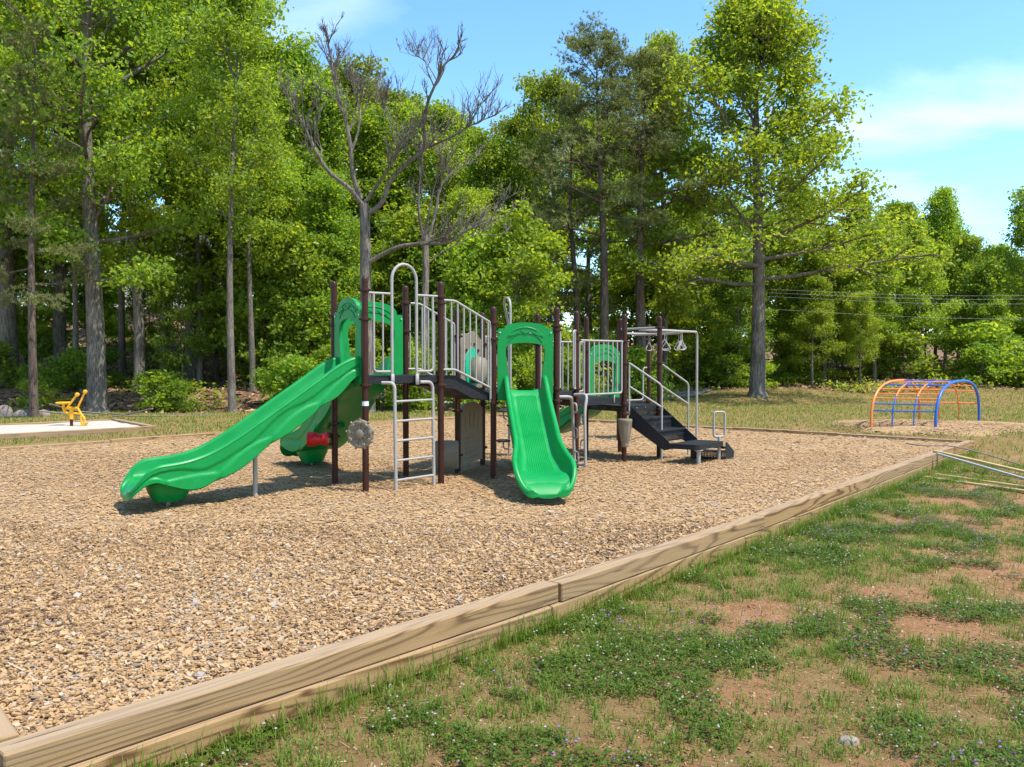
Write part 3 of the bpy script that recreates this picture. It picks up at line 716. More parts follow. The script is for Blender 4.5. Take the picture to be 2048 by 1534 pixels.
def slide(p0, d, ctrl, hw, L, wh0, skirt, leg_s=None, wave=True, grooves=0, flare=.08, pod=True, lip_len=.42):
    d = Vector((d[0], d[1], 0)).normalized(); t = Vector((d.y, -d.x, 0))
    sx = np.array([c[0] for c in ctrl]); sz = np.array([c[1] for c in ctrl])
    fine = np.linspace(0, L, 241); zz = np.interp(fine, sx, sz)
    ker = np.hanning(43); ker /= ker.sum(); zz = np.convolve(np.pad(zz, 21, 'edge'), ker, 'valid')
    zb = lambda s: float(np.interp(s, fine, zz))
    N_ = 110; secs = []
    for i in range(N_ + 1):
        s = L * (1 - (1 - i / N_) ** 1.25); z = zb(s)
        k = float(ss(L - lip_len, L, s)); k1 = float(ss(L - lip_len - .5, L - lip_len * .6, s)); st = float(ss(0.28, 0.0, s))
        wh = wh0 * (1 - .30 * (1 - st) * float(ss(.2, .5, s)) * 0) * (1 - k ** 1.8 * .86) + .03 * st
        h = hw + flare * k1
        ke = max(0.0, (s - (L - .24)) / .24); h *= .45 + .55 * math.sqrt(max(0.0, 1 - ke ** 2.2))
        z -= .13 * ke ** 2.5; rr = .036 * (1 - .2 * k)
        sk = (skirt * (1 - .45 * k1) * (1 - .62 * k)) * float(.62 + .38 * ss(0, .35, s))
        if wave: sk *= 1 + .13 * abs(math.sin(s * 4.6 + .7)) * (1 - k) - .08
        half = [(0, 0)]
        ng = grooves
        if ng:
            for g in range(1, ng * 4 + 1):
                u = g / (ng * 4) * .62; half.append((h * u, .008 * (1 - math.cos(2 * PI * g / 4)) * .5 * (1 - k)))
        else: half += [(h * .35, 0), (h * .62, .002)]
        half += [(h * .80, .006), (h * .93, .024 + .01 * wh), (h, .07 * (1 - k) + .01), (h + .014, wh * .55 + .01), (h + .02, wh)]
        for a in (150, 115, 80, 45, 10): half.append((h + .02 + rr + rr * math.cos(R(a)), wh + rr * math.sin(R(a))))
        xo = h + .02 + 2 * rr
        rows = 18
        for r_ in range(rows + 1):
            u = r_ / rows; dz = sk * u
            edge = .34 + .10 * math.sin(s * 4.6) + .05 * math.sin(s * 9.7 + 1.)
            prd = .014 * float(1 - ss(edge - .028, edge + .028, u)) if wave else 0
            cell = (s * 1.55 + .15) % 1.0                     # leaf-shaped pads low on the side
            pad = .020 * float(ss(.0, .06, u - .47 - 1.3 * abs(cell - .5) ** 2)) * float(ss(0, .06, min(cell, 1 - cell))) if wave else 0
            half.append((xo - .018 + prd + pad + .03 * u * 0, wh - dz * .98))
        bz = wh - sk
        half += [(xo - .03, bz - .012), (h * .85, max(bz, -.16)), (h * .4, max(bz, -.10) - .02), (0, max(bz, -.10) - .02)]
        right = [V3(p0 + d * s + t * x, z + y) for x, y in half]
        left = [V3(p0 + d * s - t * x, z + y) for x, y in half[-2:0:-1]]
        secs.append(right + left)
    mb = MB(); mb.loft(secs); sl_ = obj('slide', mb, M['green'], play, smooth=50)
    if pod:
        pc_ = p0 + d * (L - .50); ztop = min(zb(L - .5), zb(L - .24)) - .045
        secs = []
        for z, a, b in ((ztop + .03, .26, hw * .90), (ztop - .03, .25, hw * .88), (ztop * .5, .22, hw * .72), (.05, .18, hw * .58), (.035, .165, hw * .54)):
            ring = []
            for q in range(20):
                an = 2 * PI * q / 20; cx_, sx_ = math.cos(an), math.sin(an)
                ring.append(V3(pc_ + d * (a * math.copysign(abs(cx_) ** .6, cx_)) + t * (b * math.copysign(abs(sx_) ** .6, sx_)), z))
            secs.append(ring)
        mb = MB(); mb.loft(secs); pd_ = obj('exit_foot', mb, M['green'], sl_, smooth=50)
        rail('leg', [V3(pc_, .06), V3(pc_, -.08)], .024, parent=sl_, fil=0)
    if leg_s:
        c = p0 + d * leg_s; zt = zb(leg_s) - .10
        rail('leg', [V3(c, zt), V3(c, -.08)], .03, parent=sl_, fil=0, n=12)
        mb = MB(); mb.box(V3(c, zt - .01), (.22, .26, .09), d, t, bevel=.03); obj('leg_mount', mb, M['green'], sl_)
    return sl_
m1 = (P['a'] + P['b']) / 2; m2 = (P['a'] + P['c']) / 2
C1 = [(0, 1.53), (.22, 1.50), (.5, 1.30), (1.55, .60), (1.9, .40), (2.2, .31), (2.5, .285), (2.95, .27)]
slide(m1, (-.83, -.56), C1, .26, 2.86, .20, .365, leg_s=1.30)
slide(m2, (-.585, .81), C1, .26, 2.70, .20, .365, leg_s=1.25)
m3 = (P['g'] + P['h']) / 2
dn = (P['h'] - P['g']).normalized(); dn = Vector((dn.y, -dn.x, 0))
CF = [(0, 1.25), (.14, 1.22), (.35, 1.03), (1.35, .42), (1.65, .28), (1.9, .22), (2.2, .20)]
slide(m3, (.115, -.99), CF, .235, 2.16, .20, .27, wave=False, grooves=6, flare=.085, lip_len=.45)
m4 = (P['k'] + P['m']) / 2
C4 = [(0, .95), (.14, .93), (.35, .78), (1.2, .33), (1.5, .22), (2.0, .20)]
slide(m4, (-.76, .65), C4, .235, 1.9, .18, .27, wave=True)

# ------------------------------------------------------------------ stairs and transfer step
A = Vector((2.02, 14.66, 0)); B = Vector((2.64, 15.36, 0)); rs = Vector((.86, -.51, 0)); wv = (B - A)
RUN, RISE = .235, .205
st_sides = []
stair = MB()
zt0 = Z4
prof = [(0, zt0 + .0), (.03, zt0), (.03 + 3 * RUN, zt0 - 3 * RISE + .02), (.03 + 3 * RUN, zt0 - 3 * RISE - .1), (.03 + 2.6 * RUN, zt0 - 3 * RISE - .12), (0, zt0 - .33)]
stairs = None
for k, base in enumerate((A, B)):
    mb = MB(); mb.prism(prof, V3(base, 0), rs, Vector((0, 0, 1)), .012)
    o = obj('stairs' if k == 0 else 'stringer', mb, M['deck'], play if k == 0 else stairs, smooth=0)
    if k == 0: stairs = o
wn_ = wv.normalized()
for i in range(3):
    zt_ = zt0 - (i + 1) * RISE; s0 = .02 + i * RUN
    mb = MB(); c = A + wv * .5 + rs * (s0 + RUN / 2 + .02)
    if i < 2: mb.box(V3(c, zt_ - .012), (wv.length - .03, RUN + .03, .024), wn_, rs); obj('tread', mb, M['deck'], stairs, smooth=0)
    # perforated riser: bars leave real holes
    mb = MB(); ctr = A + wv * .5 + rs * (s0 + .002); Wd = wv.length - .03; z0_, z1_ = zt_, zt_ + RISE - .026
    mb.box(V3(ctr, z1_ - .04), (Wd, .01, .08), wn_, rs); mb.box(V3(ctr, z0_ + .012), (Wd, .01, .024), wn_, rs)
    for r_ in range(4): mb.box(V3(ctr, z0_ + .03 + r_ * .022), (Wd, .009, .010), wn_, rs)
    for c_ in range(27): mb.box(V3(ctr + wn_ * (Wd * (c_ / 26 - .5) * .98), z0_ + .06), (.012, .0085, .085), wn_, rs)
    obj('riser', mb, M['deck'], stairs, smooth=0)
mb = MB()
for t in (.2, .5, .8): 
    q = A + wv * t + rs * .03; mb.tube([V3(q, zt0 - .04), V3(q + rs * .008, zt0 - .04)], .012, 8)
obj('bolt', mb, M['chrome'], stairs)
# hand rails of the stairs
for base, post, foot in ((A - wn_ * .03, P['l'], at(1323, 921, z=0)), (B + wn_ * .03, P['n'], at(1376, 907, z=0))):
    s_end = foot
    a = V3(base + rs * .02, 0)
    hr = rail('stair_rail', [V3(post, 1.68), V3(a, 1.68), V3(s_end, 1.30), V3(s_end, -.06)], RP, fil=.07)
    rail('rail', [V3(a, 1.68), V3(a, .86)], RP, parent=hr, fil=0)
    rail('rail', [V3(a, 1.28), V3(s_end, .92)], RP, parent=hr, fil=0)
    mb = MB(); mb.box(V3(a, .86), (.03, .01, .16), rs, wn_, bevel=.003); obj('bracket', mb, M['grey'], hr)
# transfer platform at the foot of the stairs
zp = zt0 - 3 * RISE
c0 = A + rs * (.03 + 3 * RUN - .02); c1 = B + rs * (.03 + 3 * RUN - .02)
plat = [c0, c0 + rs * .52, c1 + rs * .52, c1]
pts = fillet([plat[0], plat[1], plat[2], plat[3]], .10)
mb = MB(); m_ = len(pts)
vs = [V3(p, zp) for p in pts] + [V3(p, zp - .085) for p in pts]
mb.add(vs, [tuple(range(m_)), tuple(range(2 * m_ - 1, m_ - 1, -1))] + [(i, i + m_, (i + 1) % m_ + m_, (i + 1) % m_) for i in range(m_)])
tp_ = obj('transfer_platform', mb, M['deck'], play, smooth=30)
lf = plat[1].lerp(plat[2], .14) - rs * .06
mb = MB(); mb.lathe([(.03, zp - .09), (.075, zp - .09), (.075, zp - .10), (.034, zp - .13), (.034, -.08)], (lf.x, lf.y, 0), 14); obj('leg', mb, M['grey'], tp_)
# step at the right side of the platform: perforated back and sloping cheeks
q0, q1 = plat[2] - rs * .58, plat[2] + rs * .02
ax = (q1 - q0).normalized(); Wd = (q1 - q0).length
fr0 = plat[2].lerp(plat[1], .1) + Vector((0, 0, 0))
ctr = (plat[1].lerp(plat[2], .98) + plat[2] - rs * .0) / 2
s_ax = wn_                                               # step goes out along the stair width
base_c = plat[2] - rs * .30
mb = MB()
z0_, z1_ = -.05, zp - .09
bc = base_c - s_ax * .02
mb.box(V3(bc, z1_ - .02), (.62, .012, .04), rs, s_ax); mb.box(V3(bc, z0_ + .035), (.62, .012, .07), rs, s_ax)
for r_ in range(5): mb.box(V3(bc, z0_ + .085 + r_ * .026), (.62, .011, .011), rs, s_ax)
for c_ in range(23): mb.box(V3(bc + rs * (.60 * (c_ / 22 - .5)), z0_ + .13), (.012, .0105, .13), rs, s_ax)
stp = obj('step', mb, M['deck'], play, smooth=0)
for sg in (-.5, .5):
    mb = MB(); mb.prism([(0, z1_ + .07), (.04, z1_ + .07), (.30, z1_ - .10), (.30, z0_), (0, z0_)], V3(base_c + rs * (.62 * sg), 0), s_ax, Vector((0, 0, 1)), .012); obj('cheek', mb, M['deck'], stp, smooth=0)
mb = MB(); mb.box(V3(base_c + s_ax * .18, z1_ - .11), (.60, .22, .02), rs, s_ax); obj('tread', mb, M['deck'], stp, smooth=0)
# loop handle
hl = at(1438, 919, z=0)
hh = rail('loop_handle', [V3(hl, -.06), V3(hl, .26), V3(hl, .40)], [.030, .030, .026], fil=0, n=12)
hv = Vector((.97, .24, 0)).normalized()
lp = [V3(hl, .40), V3(hl - hv * .105, .40), V3(hl - hv * .105, .83), V3(hl + hv * .105, .83), V3(hl + hv * .105, .40), V3(hl, .40)]
rail('loop', lp, .019, parent=hh, fil=.05, n=10)

# ------------------------------------------------------------------ overhead ring track
zr = 2.31
rail('header_pipe', [V3(P['n'], zr), V3(P['m'], zr)], .024, fil=0)
rail('header_pipe', [V3(P['o'], zr), V3(P['p'], zr)], .024, fil=0)
TA = (P['n'] + P['m']) / 2; TB = (P['o'] + P['p']) / 2
tr_pts = []
ctrl_ = [TA, Vector((3.15, 16.4, 0)), Vector((3.45, 17.3, 0)), Vector((3.30, 18.2, 0)), TB]
for i in range(25):
    t = i / 24 * 4; k = min(int(t), 3); u = t - k
    p_1, p0_, p1_, p2_ = ctrl_[max(k - 1, 0)], ctrl_[k], ctrl_[k + 1], ctrl_[min(k + 2, 4)]
    tr_pts.append(V3(0.5 * ((2 * p0_) + (p1_ - p_1) * u + (2 * p_1 - 5 * p0_ + 4 * p1_ - p2_) * u * u + (3 * p0_ - p_1 - 3 * p1_ + p2_) * u ** 3), zr - .02))
trk = rail('ring_track', tr_pts, .026, fil=0)
pole = at(1393, 875, z=0)
rail('track_pole', [V3(tr_pts[13], zr + .01), V3(pole, zr + .04), V3(pole, -.08)], .026, fil=.16, n=12)
for idx_ in (4, 9, 11, 12, 13, 14, 18, 21):
    p = tr_pts[idx_]; tdir = (tr_pts[idx_ + 1] - tr_pts[idx_ - 1]).normalized()
    zt_ = p.z - .17
    cdir = Vector((.8, .6, 0)) if idx_ % 2 else Vector((1, -.1, 0)).normalized()
    rg = rail('ring', [p + Vector((0, 0, -.02)), V3(p, zt_)], .006, parent=trk, fil=0, n=6)
    # triangular grip under its chain (kept in the same piece)
    mb = MB(); mb.tube([p + Vector((0, 0, -.02)), V3(p, zt_)], .006, 6)
    tri = [V3(p, zt_), V3(p, zt_ - .15) - cdir * .10, V3(p, zt_ - .185) - cdir * .06, V3(p, zt_ - .185) + cdir * .06, V3(p, zt_ - .15) + cdir * .10, V3(p, zt_)]
    mb.tube(fillet(tri, .03, 3), .011, 6)
    me_ = rg.data; rg.data = bpy.data.meshes.new('ring'); off = BASE[play.name]
    rg.data.from_pydata([(x - off.x, y - off.y, z - off.z) for x, y, z in mb.v], [], mb.f); rg.data.materials.append(M['grey'])
hk = P['p'] + (P['o'] - P['p']).normalized() * .16
rail('guard_rail', [V3(P['p'], 1.56), V3(hk, 1.56), V3(hk, .84), V3(P['o'], .84)], RP, fil=.08)

# ------------------------------------------------------------------ play panels
# seat panel with sunk hand shapes under the hexagon
pf = P['f']
d = (pf - pe).normalized(); Lw = (pf - pe).length
o = V3(pe + d * .075, 0); w = Lw - .15
outl = [(0, .10), (w, .10), (w, .95)] + [(w / 2 + (w / 2 - .06) * math.cos(t), .95 + .11 * math.sin(t)) for t in np.linspace(.2, PI - .2, 11)] + [(0, .95)]
mb = MB(); mb.prism(outl, o, d, Vector((0, 0, 1)), .05); pnl = obj('seat_panel', mb, M['tan'], play, smooth=30)
nn = Vector((d.y, -d.x, 0))
for i, (fx, fz, an) in enumerate(((.22, .72, .18), (.42, .78, .05), (.60, .76, -.10), (.80, .71, -.25))):
    c = o + d * (w * fx) + nn * .026 + Vector((0, 0, fz)); uy = (Vector((0, 0, 1)) * math.cos(an) - d * math.sin(an)); ux = (d * math.cos(an) + Vector((0, 0, 1)) * math.sin(an))
    mb = MB(); mb.prism([(.032 * math.cos(t), .13 * math.sin(t)) for t in np.linspace(0, 2 * PI, 17)[:-1]], c, ux, uy, .012); obj('finger_relief', mb, M['tan'], pnl)
mb = MB()
for r_ in range(5): mb.box(o + d * (w * .55) + nn * .027 + Vector((0, 0, .50 - r_ * .075)), (w * .72, .010, .028), d, nn, bevel=.004)
obj('slat', mb, M['tan'], pnl)
sd = (pe - P['d']); ctr = pe + Vector((-.16, -.10, 0))
mb = MB(); mb.box(V3(ctr, .28), (.36, .06, .44), Vector((1, .1, 0)).normalized(), Vector((-.1, 1, 0)).normalized(), bevel=.02); obj('seat_side', mb, M['tan'], pnl)
mb = MB(); mb.box(V3(ctr + Vector((-.03, .12, 0)), .46), (.26, .24, .05), Vector((1, .1, 0)).normalized(), Vector((-.1, 1, 0)).normalized(), bevel=.015); obj('seat', mb, M['grey'], pnl)
for e_ in (pe, pf):
    for z in (.95, .27):
        mb = MB(); q = e_ + (d if e_ is pe else -d) * .09; mb.tube([V3(e_, z), V3(q, z)], .018, 8); obj('bracket', mb, M['black'], pnl)
# gear panel on the hexagon with a green oval and a swivelling drum
outl = [(0, 1.28), (w, 1.28), (w, 1.95)] + [(w / 2 + (w / 2 - .02) * math.cos(t), 1.98 + .20 * math.sin(t) + .022 * math.sin(6 * t)) for t in np.linspace(.05, PI - .05, 25)] + [(0, 1.95)]
mb = MB(); mb.prism(outl, o, d, Vector((0, 0, 1)), .045); gp = obj('gear_panel', mb, M['tan'], play, smooth=30)
oc = o + d * (w * .5) + nn * .028 + Vector((0, 0, 1.60))
mb = MB(); mb.prism([(.30 * math.cos(t), .33 * math.sin(t)) for t in np.linspace(0, 2 * PI, 33)[:-1]], oc, d, Vector((0, 0, 1)), .02); obj('green_oval', mb, M['teal'], gp)
mb = MB()
for t in np.linspace(.3, PI - .3, 6): mb.lathe([(.026, 0), (.026, .016), (.012, .018)], oc + d * (.37 * math.cos(t)) + Vector((0, 0, .40 * math.sin(t))) , 8, nn)
obj('knob', mb, M['brown'], gp)
mb = MB(); mb.lathe([(.03, -.20), (.12, -.19), (.15, -.10), (.16, 0), (.15, .10), (.12, .19), (.03, .20)], oc + nn * .10 - Vector((0, 0, .03)), 22, (d * .3 + Vector((0, 0, 1)))); obj('drum', mb, M['tan'], gp)
mb = MB(); cc = oc + d * .34 + nn * .05
mb.lathe([(.04, 0), (.05, .05), (.09, .12), (.15, .17), (.165, .19), (.13, .185)], V3(pf, 1.68) + nn * .06, 20, (d * .2 + nn * .9 + Vector((0, 0, .15)))); obj('speaking_horn', mb, M['tan'], gp)
# ship-wheel dial on the front post
wc = at(721, 868, Y=P['b'].y - .10); fw = Vector((-.30, -.95, 0)).normalized(); ux = Vector((fw.y * -1, fw.x, 0)); ux = Vector((.95, -.30, 0)); uz = Vector((0, 0, 1))
mb = MB(); mb.lathe([(.02, -.02), (.185, -.02), (.192, 0), (.185, .025), (.160, .032), (.150, .018), (.115, .014), (.108, .008), (.062, .010), (.060, .038), (.048, .044), (.01, .046)], wc, 32, fw)
wh = obj('wheel_dial', mb, M['tan'], play, smooth=30)
for i in range(9):
    a = 2 * PI * i / 9 + .2; rd = ux * math.cos(a) + uz * math.sin(a); tg_ = fw.cross(rd)
    mb = MB(); mb.tube([wc + rd * .185 + fw * .012, wc + rd * .208 + fw * .012], [.016, .018], 8); mb.box(wc + rd * .150 + fw * .026, (.034, .05, .022), rd, tg_, fw, bevel=.006)
    mb.box(wc + rd * .10 + fw * .018, (.08, .014, .02), rd, tg_, fw)
    obj('wheel_knob', mb, M['tan'], wh)
rail('bracket', [wc - fw * .01, V3(P['b'], wc.z)], .03, mat='brown', parent=wh, fil=0)
# red toy megaphone on its bracket
rc = at(640, 878, Y=P['a'].y - .02); dr = Vector((-1, -.12, .0)).normalized()
mb = MB(); mb.lathe([(r_ * 1.2, z_ * 1.25) for r_, z_ in [(.045, -.06), (.088, -.055), (.092, -.04), (.075, -.02), (.062, .02), (.068, .05), (.074, .09), (.086, .105), (.088, .16), (.080, .18), (.04, .185)]], rc + dr * -.05, 18, dr); rd_ = obj('megaphone', mb, M['red'], play, smooth=35)
for dz in (.075, -.075):
    rail('bracket', [V3(P['a'], rc.z + dz), rc - dr * .10 + Vector((0, 0, dz))], .017, mat='black', parent=rd_, fil=0)
# tan drum hanging on the stair post
dc = P['l'] + Vector((.0, -.12, 0))
mb = MB(); mb.lathe([(.050, .25), (.056, .26), (.060, .29), (.058, .31), (.066, .34), (.070, .35), (.076, .37), (.092, .46), (.106, .56), (.112, .66), (.122, .685), (.124, .71), (.118, .728), (.02, .732)], (dc.x, dc.y, 0), 26); dm = obj('conga_drum', mb, M['tan'], play, smooth=30)
for i in range(10):
    a = 2 * PI * i / 10; mb = MB(); mb.tube([(dc.x + .073 * math.cos(a), dc.y + .073 * math.sin(a), .36), (dc.x + .108 * math.cos(a), dc.y + .108 * math.sin(a), .57), (dc.x + .114 * math.cos(a), dc.y + .114 * math.sin(a), .67)], .006, 5); obj('rib', mb, M['tan'], dm)
mb = MB(); mb.tube([V3(P['b'], 1.13), V3(P['b'], 1.19)], PR_R + .0015, 16, caps=False); obj('sticker', mb, M['sticker'], play)

# ------------------------------------------------------------------ arch climber on the right
mc = at(1852, 850, z=.05)
f_or, f_bl = at(1742, 858, z=.02), at(1871, 862, z=.02)
len_ax = (f_bl - f_or); len_ax.z = 0; LC = len_ax.length; len_ax.normalize()
wid = Vector((2.25, 2.2, 0)); WC = wid.length; wid.normalize()
dome = thing('arch_climber', 'blue and orange arched bar climber standing on a round chip mound', 'climber', (mc.x, mc.y, 0))
HC = 1.13
def arcpt(sx, t, r=1.0):
    """point on the arch at length fraction sx and parameter t 0..1"""
    a = PI * t; x = .5 - .5 * math.copysign(abs(math.cos(a)) ** .75, math.cos(a))
    b = f_or + len_ax * (LC * sx) + wid * (WC * x)
    g = .02 + .08 * x
    return Vector((b.x, b.y, g + HC * (math.sin(a) ** .62 if math.sin(a) > 0 else 0) - (.12 if t in (0, 1) else 0)))
ts = np.linspace(0, 1, 33)
for sx, mt, r in ((0, 'orange', .033), (1, 'blue', .036)):
    mb = MB(); mb.tube([arcpt(sx, float(t)) for t in ts], r, 10); obj('arch', mb, M[mt], dome)
for sx in (1 / 3, 2 / 3):
    for a0, a1, mt in ((0, .20, 'blue'), (.20, .38, 'orange'), (.38, .62, 'blue'), (.62, 1, 'orange')):
        mb = MB(); mb.tube([arcpt(sx, float(t)) for t in np.linspace(a0, a1, 10)], .018, 8); obj('middle_bar', mb, M[mt], dome)
for i, t in enumerate((.075, .125, .175, .225, .285, .36, .45, .55, .64, .72, .80, .92)):
    mt = 'blue' if i in (0, 1, 5, 7) else 'orange'
    mb = MB(); mb.tube([arcpt(0, t), arcpt(1, t)], .017, 8); obj('cross_bar', mb, M[mt], dome)
# its mound of chips
mm_ = 48; vs = []; fs = []
mcx = f_or + len_ax * (LC * .58) + wid * (WC * .5)
rings = (0, .35, .65, .85, 1.0)
def mound_r(a): return 2.1 + .18 * math.sin(3 * a + 1) + .12 * math.sin(7 * a)
mv = [(mcx.x, mcx.y, .14)]
for rr in rings[1:]:
    for k in range(mm_):
        a = 2 * PI * k / mm_; x, y = mcx.x + 1.25 * mound_r(a) * rr * math.cos(a), mcx.y + 1.02 * mound_r(a) * rr * math.sin(a)
        mv.append((x, y, gz(x, y) + .13 * (1 - rr ** 2.2) + (-.02 if rr == 1 else .0) + .02 * math.sin(5 * a + 9 * rr)))
mf = [(0, 1 + k, 1 + (k + 1) % mm_) for k in range(mm_)]
for r_ in range(3):
    for k in range(mm_):
        k2 = (k + 1) % mm_; mf.append((1 + r_ * mm_ + k, 1 + (r_ + 1) * mm_ + k, 1 + (r_ + 1) * mm_ + k2, 1 + r_ * mm_ + k2))
mb = MB(); mb.add(mv, mf); tag(obj('chip_mound', mb, M['chipbed'], None), 'low round mound of wood chips under the arched bar climber', kind='structure')

# ------------------------------------------------------------------ sand box with digger
s_fr0, s_fr1 = at(-60, 872, z=.16), at(300, 853, z=.16)
s_bk1 = at(222, 838.5, z=.16)
s_bk0 = s_bk1 + (s_fr0 - s_fr1)
sbx = thing('sandbox_edging', 'raised timber frame of the white sand box beside the wooded bank', 'edging', (s_fr1.x, s_fr1.y, 0))
fd = (s_fr1 - s_fr0); fd.z = 0; fd.normalize(); fn = Vector((fd.y, -fd.x, 0))
timber('timber', s_fr0, s_fr1, .03, .17, .14, sbx)
timber('timber', s_fr0 + fn * .05 - fd * .6, s_fr1 - fd * 1.4 + fn * .05, -.13, .022, .14, sbx)
timber('timber', s_fr1 + fd * .08, s_bk1 + fd * .08, .032, .172, .14, sbx)
timber('timber', s_bk0, s_bk1 - fn * .02, .03, .165, .14, sbx)
mb = MB(); SXn, SYn = 26, 12; vs = []
for j in range(SYn + 1):
    for i in range(SXn + 1):
        p = s_fr0.lerp(s_fr1, i / SXn).lerp(s_bk0.lerp(s_bk1, i / SXn), j / SYn)
        vs.append((p.x, p.y, .125 + .05 * (float(fbm(p.x * 1.7, p.y * 1.7, 8)) - .4)))
mb.add(vs, [(j * (SXn + 1) + i, j * (SXn + 1) + i + 1, (j + 1) * (SXn + 1) + i + 1, (j + 1) * (SXn + 1) + i) for j in range(SYn) for i in range(SXn)])
tag(obj('sand', mb, M['sand'], None), 'pale sand filling the raised timber box', kind='structure')
dg = at(143, 851, z=.13)
digger = thing('sand_digger', 'yellow ride-on sand digger toy standing in the sand box', 'play digger', (dg.x, dg.y, .13))
kpx = dg.y / F_PX
def dp(zx, zy, off=0.0):                                 # pixel of the enlarged view -> point in the digger's plane
    px, py = zx / 6.02, 740 + zy / 6.02
    return at(px, py, Y=dg.y + off)
def drail(name, pts, r, parent=digger, mat='yellow', fil=.05):
    return rail(name, pts, r, mat, parent, fil, 10)
drail('pedestal', [dp(860, 590), V3(dg, -.05)], .036, mat='brown', fil=0)
drail('column', [dp(860, 455), dp(860, 592)], .052, fil=0)
drail('seat_arm', [dp(855, 525), dp(800, 520), dp(765, 470), dp(765, 405)], .034, fil=.12)
mb = MB(); sc = dp(768, 398); mb.lathe([(.04, -.035), (.17, -.02), (.19, .01), (.15, .03), (.02, .022)], sc, 22); obj('seat', mb, M['yellow'], digger)
drail('arm', [dp(790, 460), dp(930, 460)], .036, fil=0)
drail('arm', [dp(880, 520), dp(975, 530)], .026, fil=0)
for off, a, b, c in ((-.12, (812, 450), (925, 300), (930, 296)), (.12, (935, 455), (1022, 268), (1026, 262))):
    h_ = drail('handle', [dp(*a, off), dp(*b, off)], .024, fil=0)
    mb = MB(); q = dp(*c, off); mb.lathe([(.01, -.05), (.045, -.035), (.052, 0), (.045, .035), (.01, .05)], q, 14, (dp(*b, off) - dp(*a, off))); obj('grip', mb, M['yellow'], h_)
drail('boom', [dp(935, 455), dp(975, 530), dp(1020, 585), dp(1015, 655)], .026)
drail('boom', [dp(972, 530, .1), dp(975, 620, .1), dp(995, 655, .1)], .024)
mb = MB(); q = dp(985, 680); mb.prism([(-.13, -.07), (-.05, -.09), (.06, -.03), (.13, .10), (.05, .09), (-.02, .02)], q, (1, 0, 0), (0, 0, 1), .16); obj('scoop', mb, M['yellow'], digger, smooth=30)

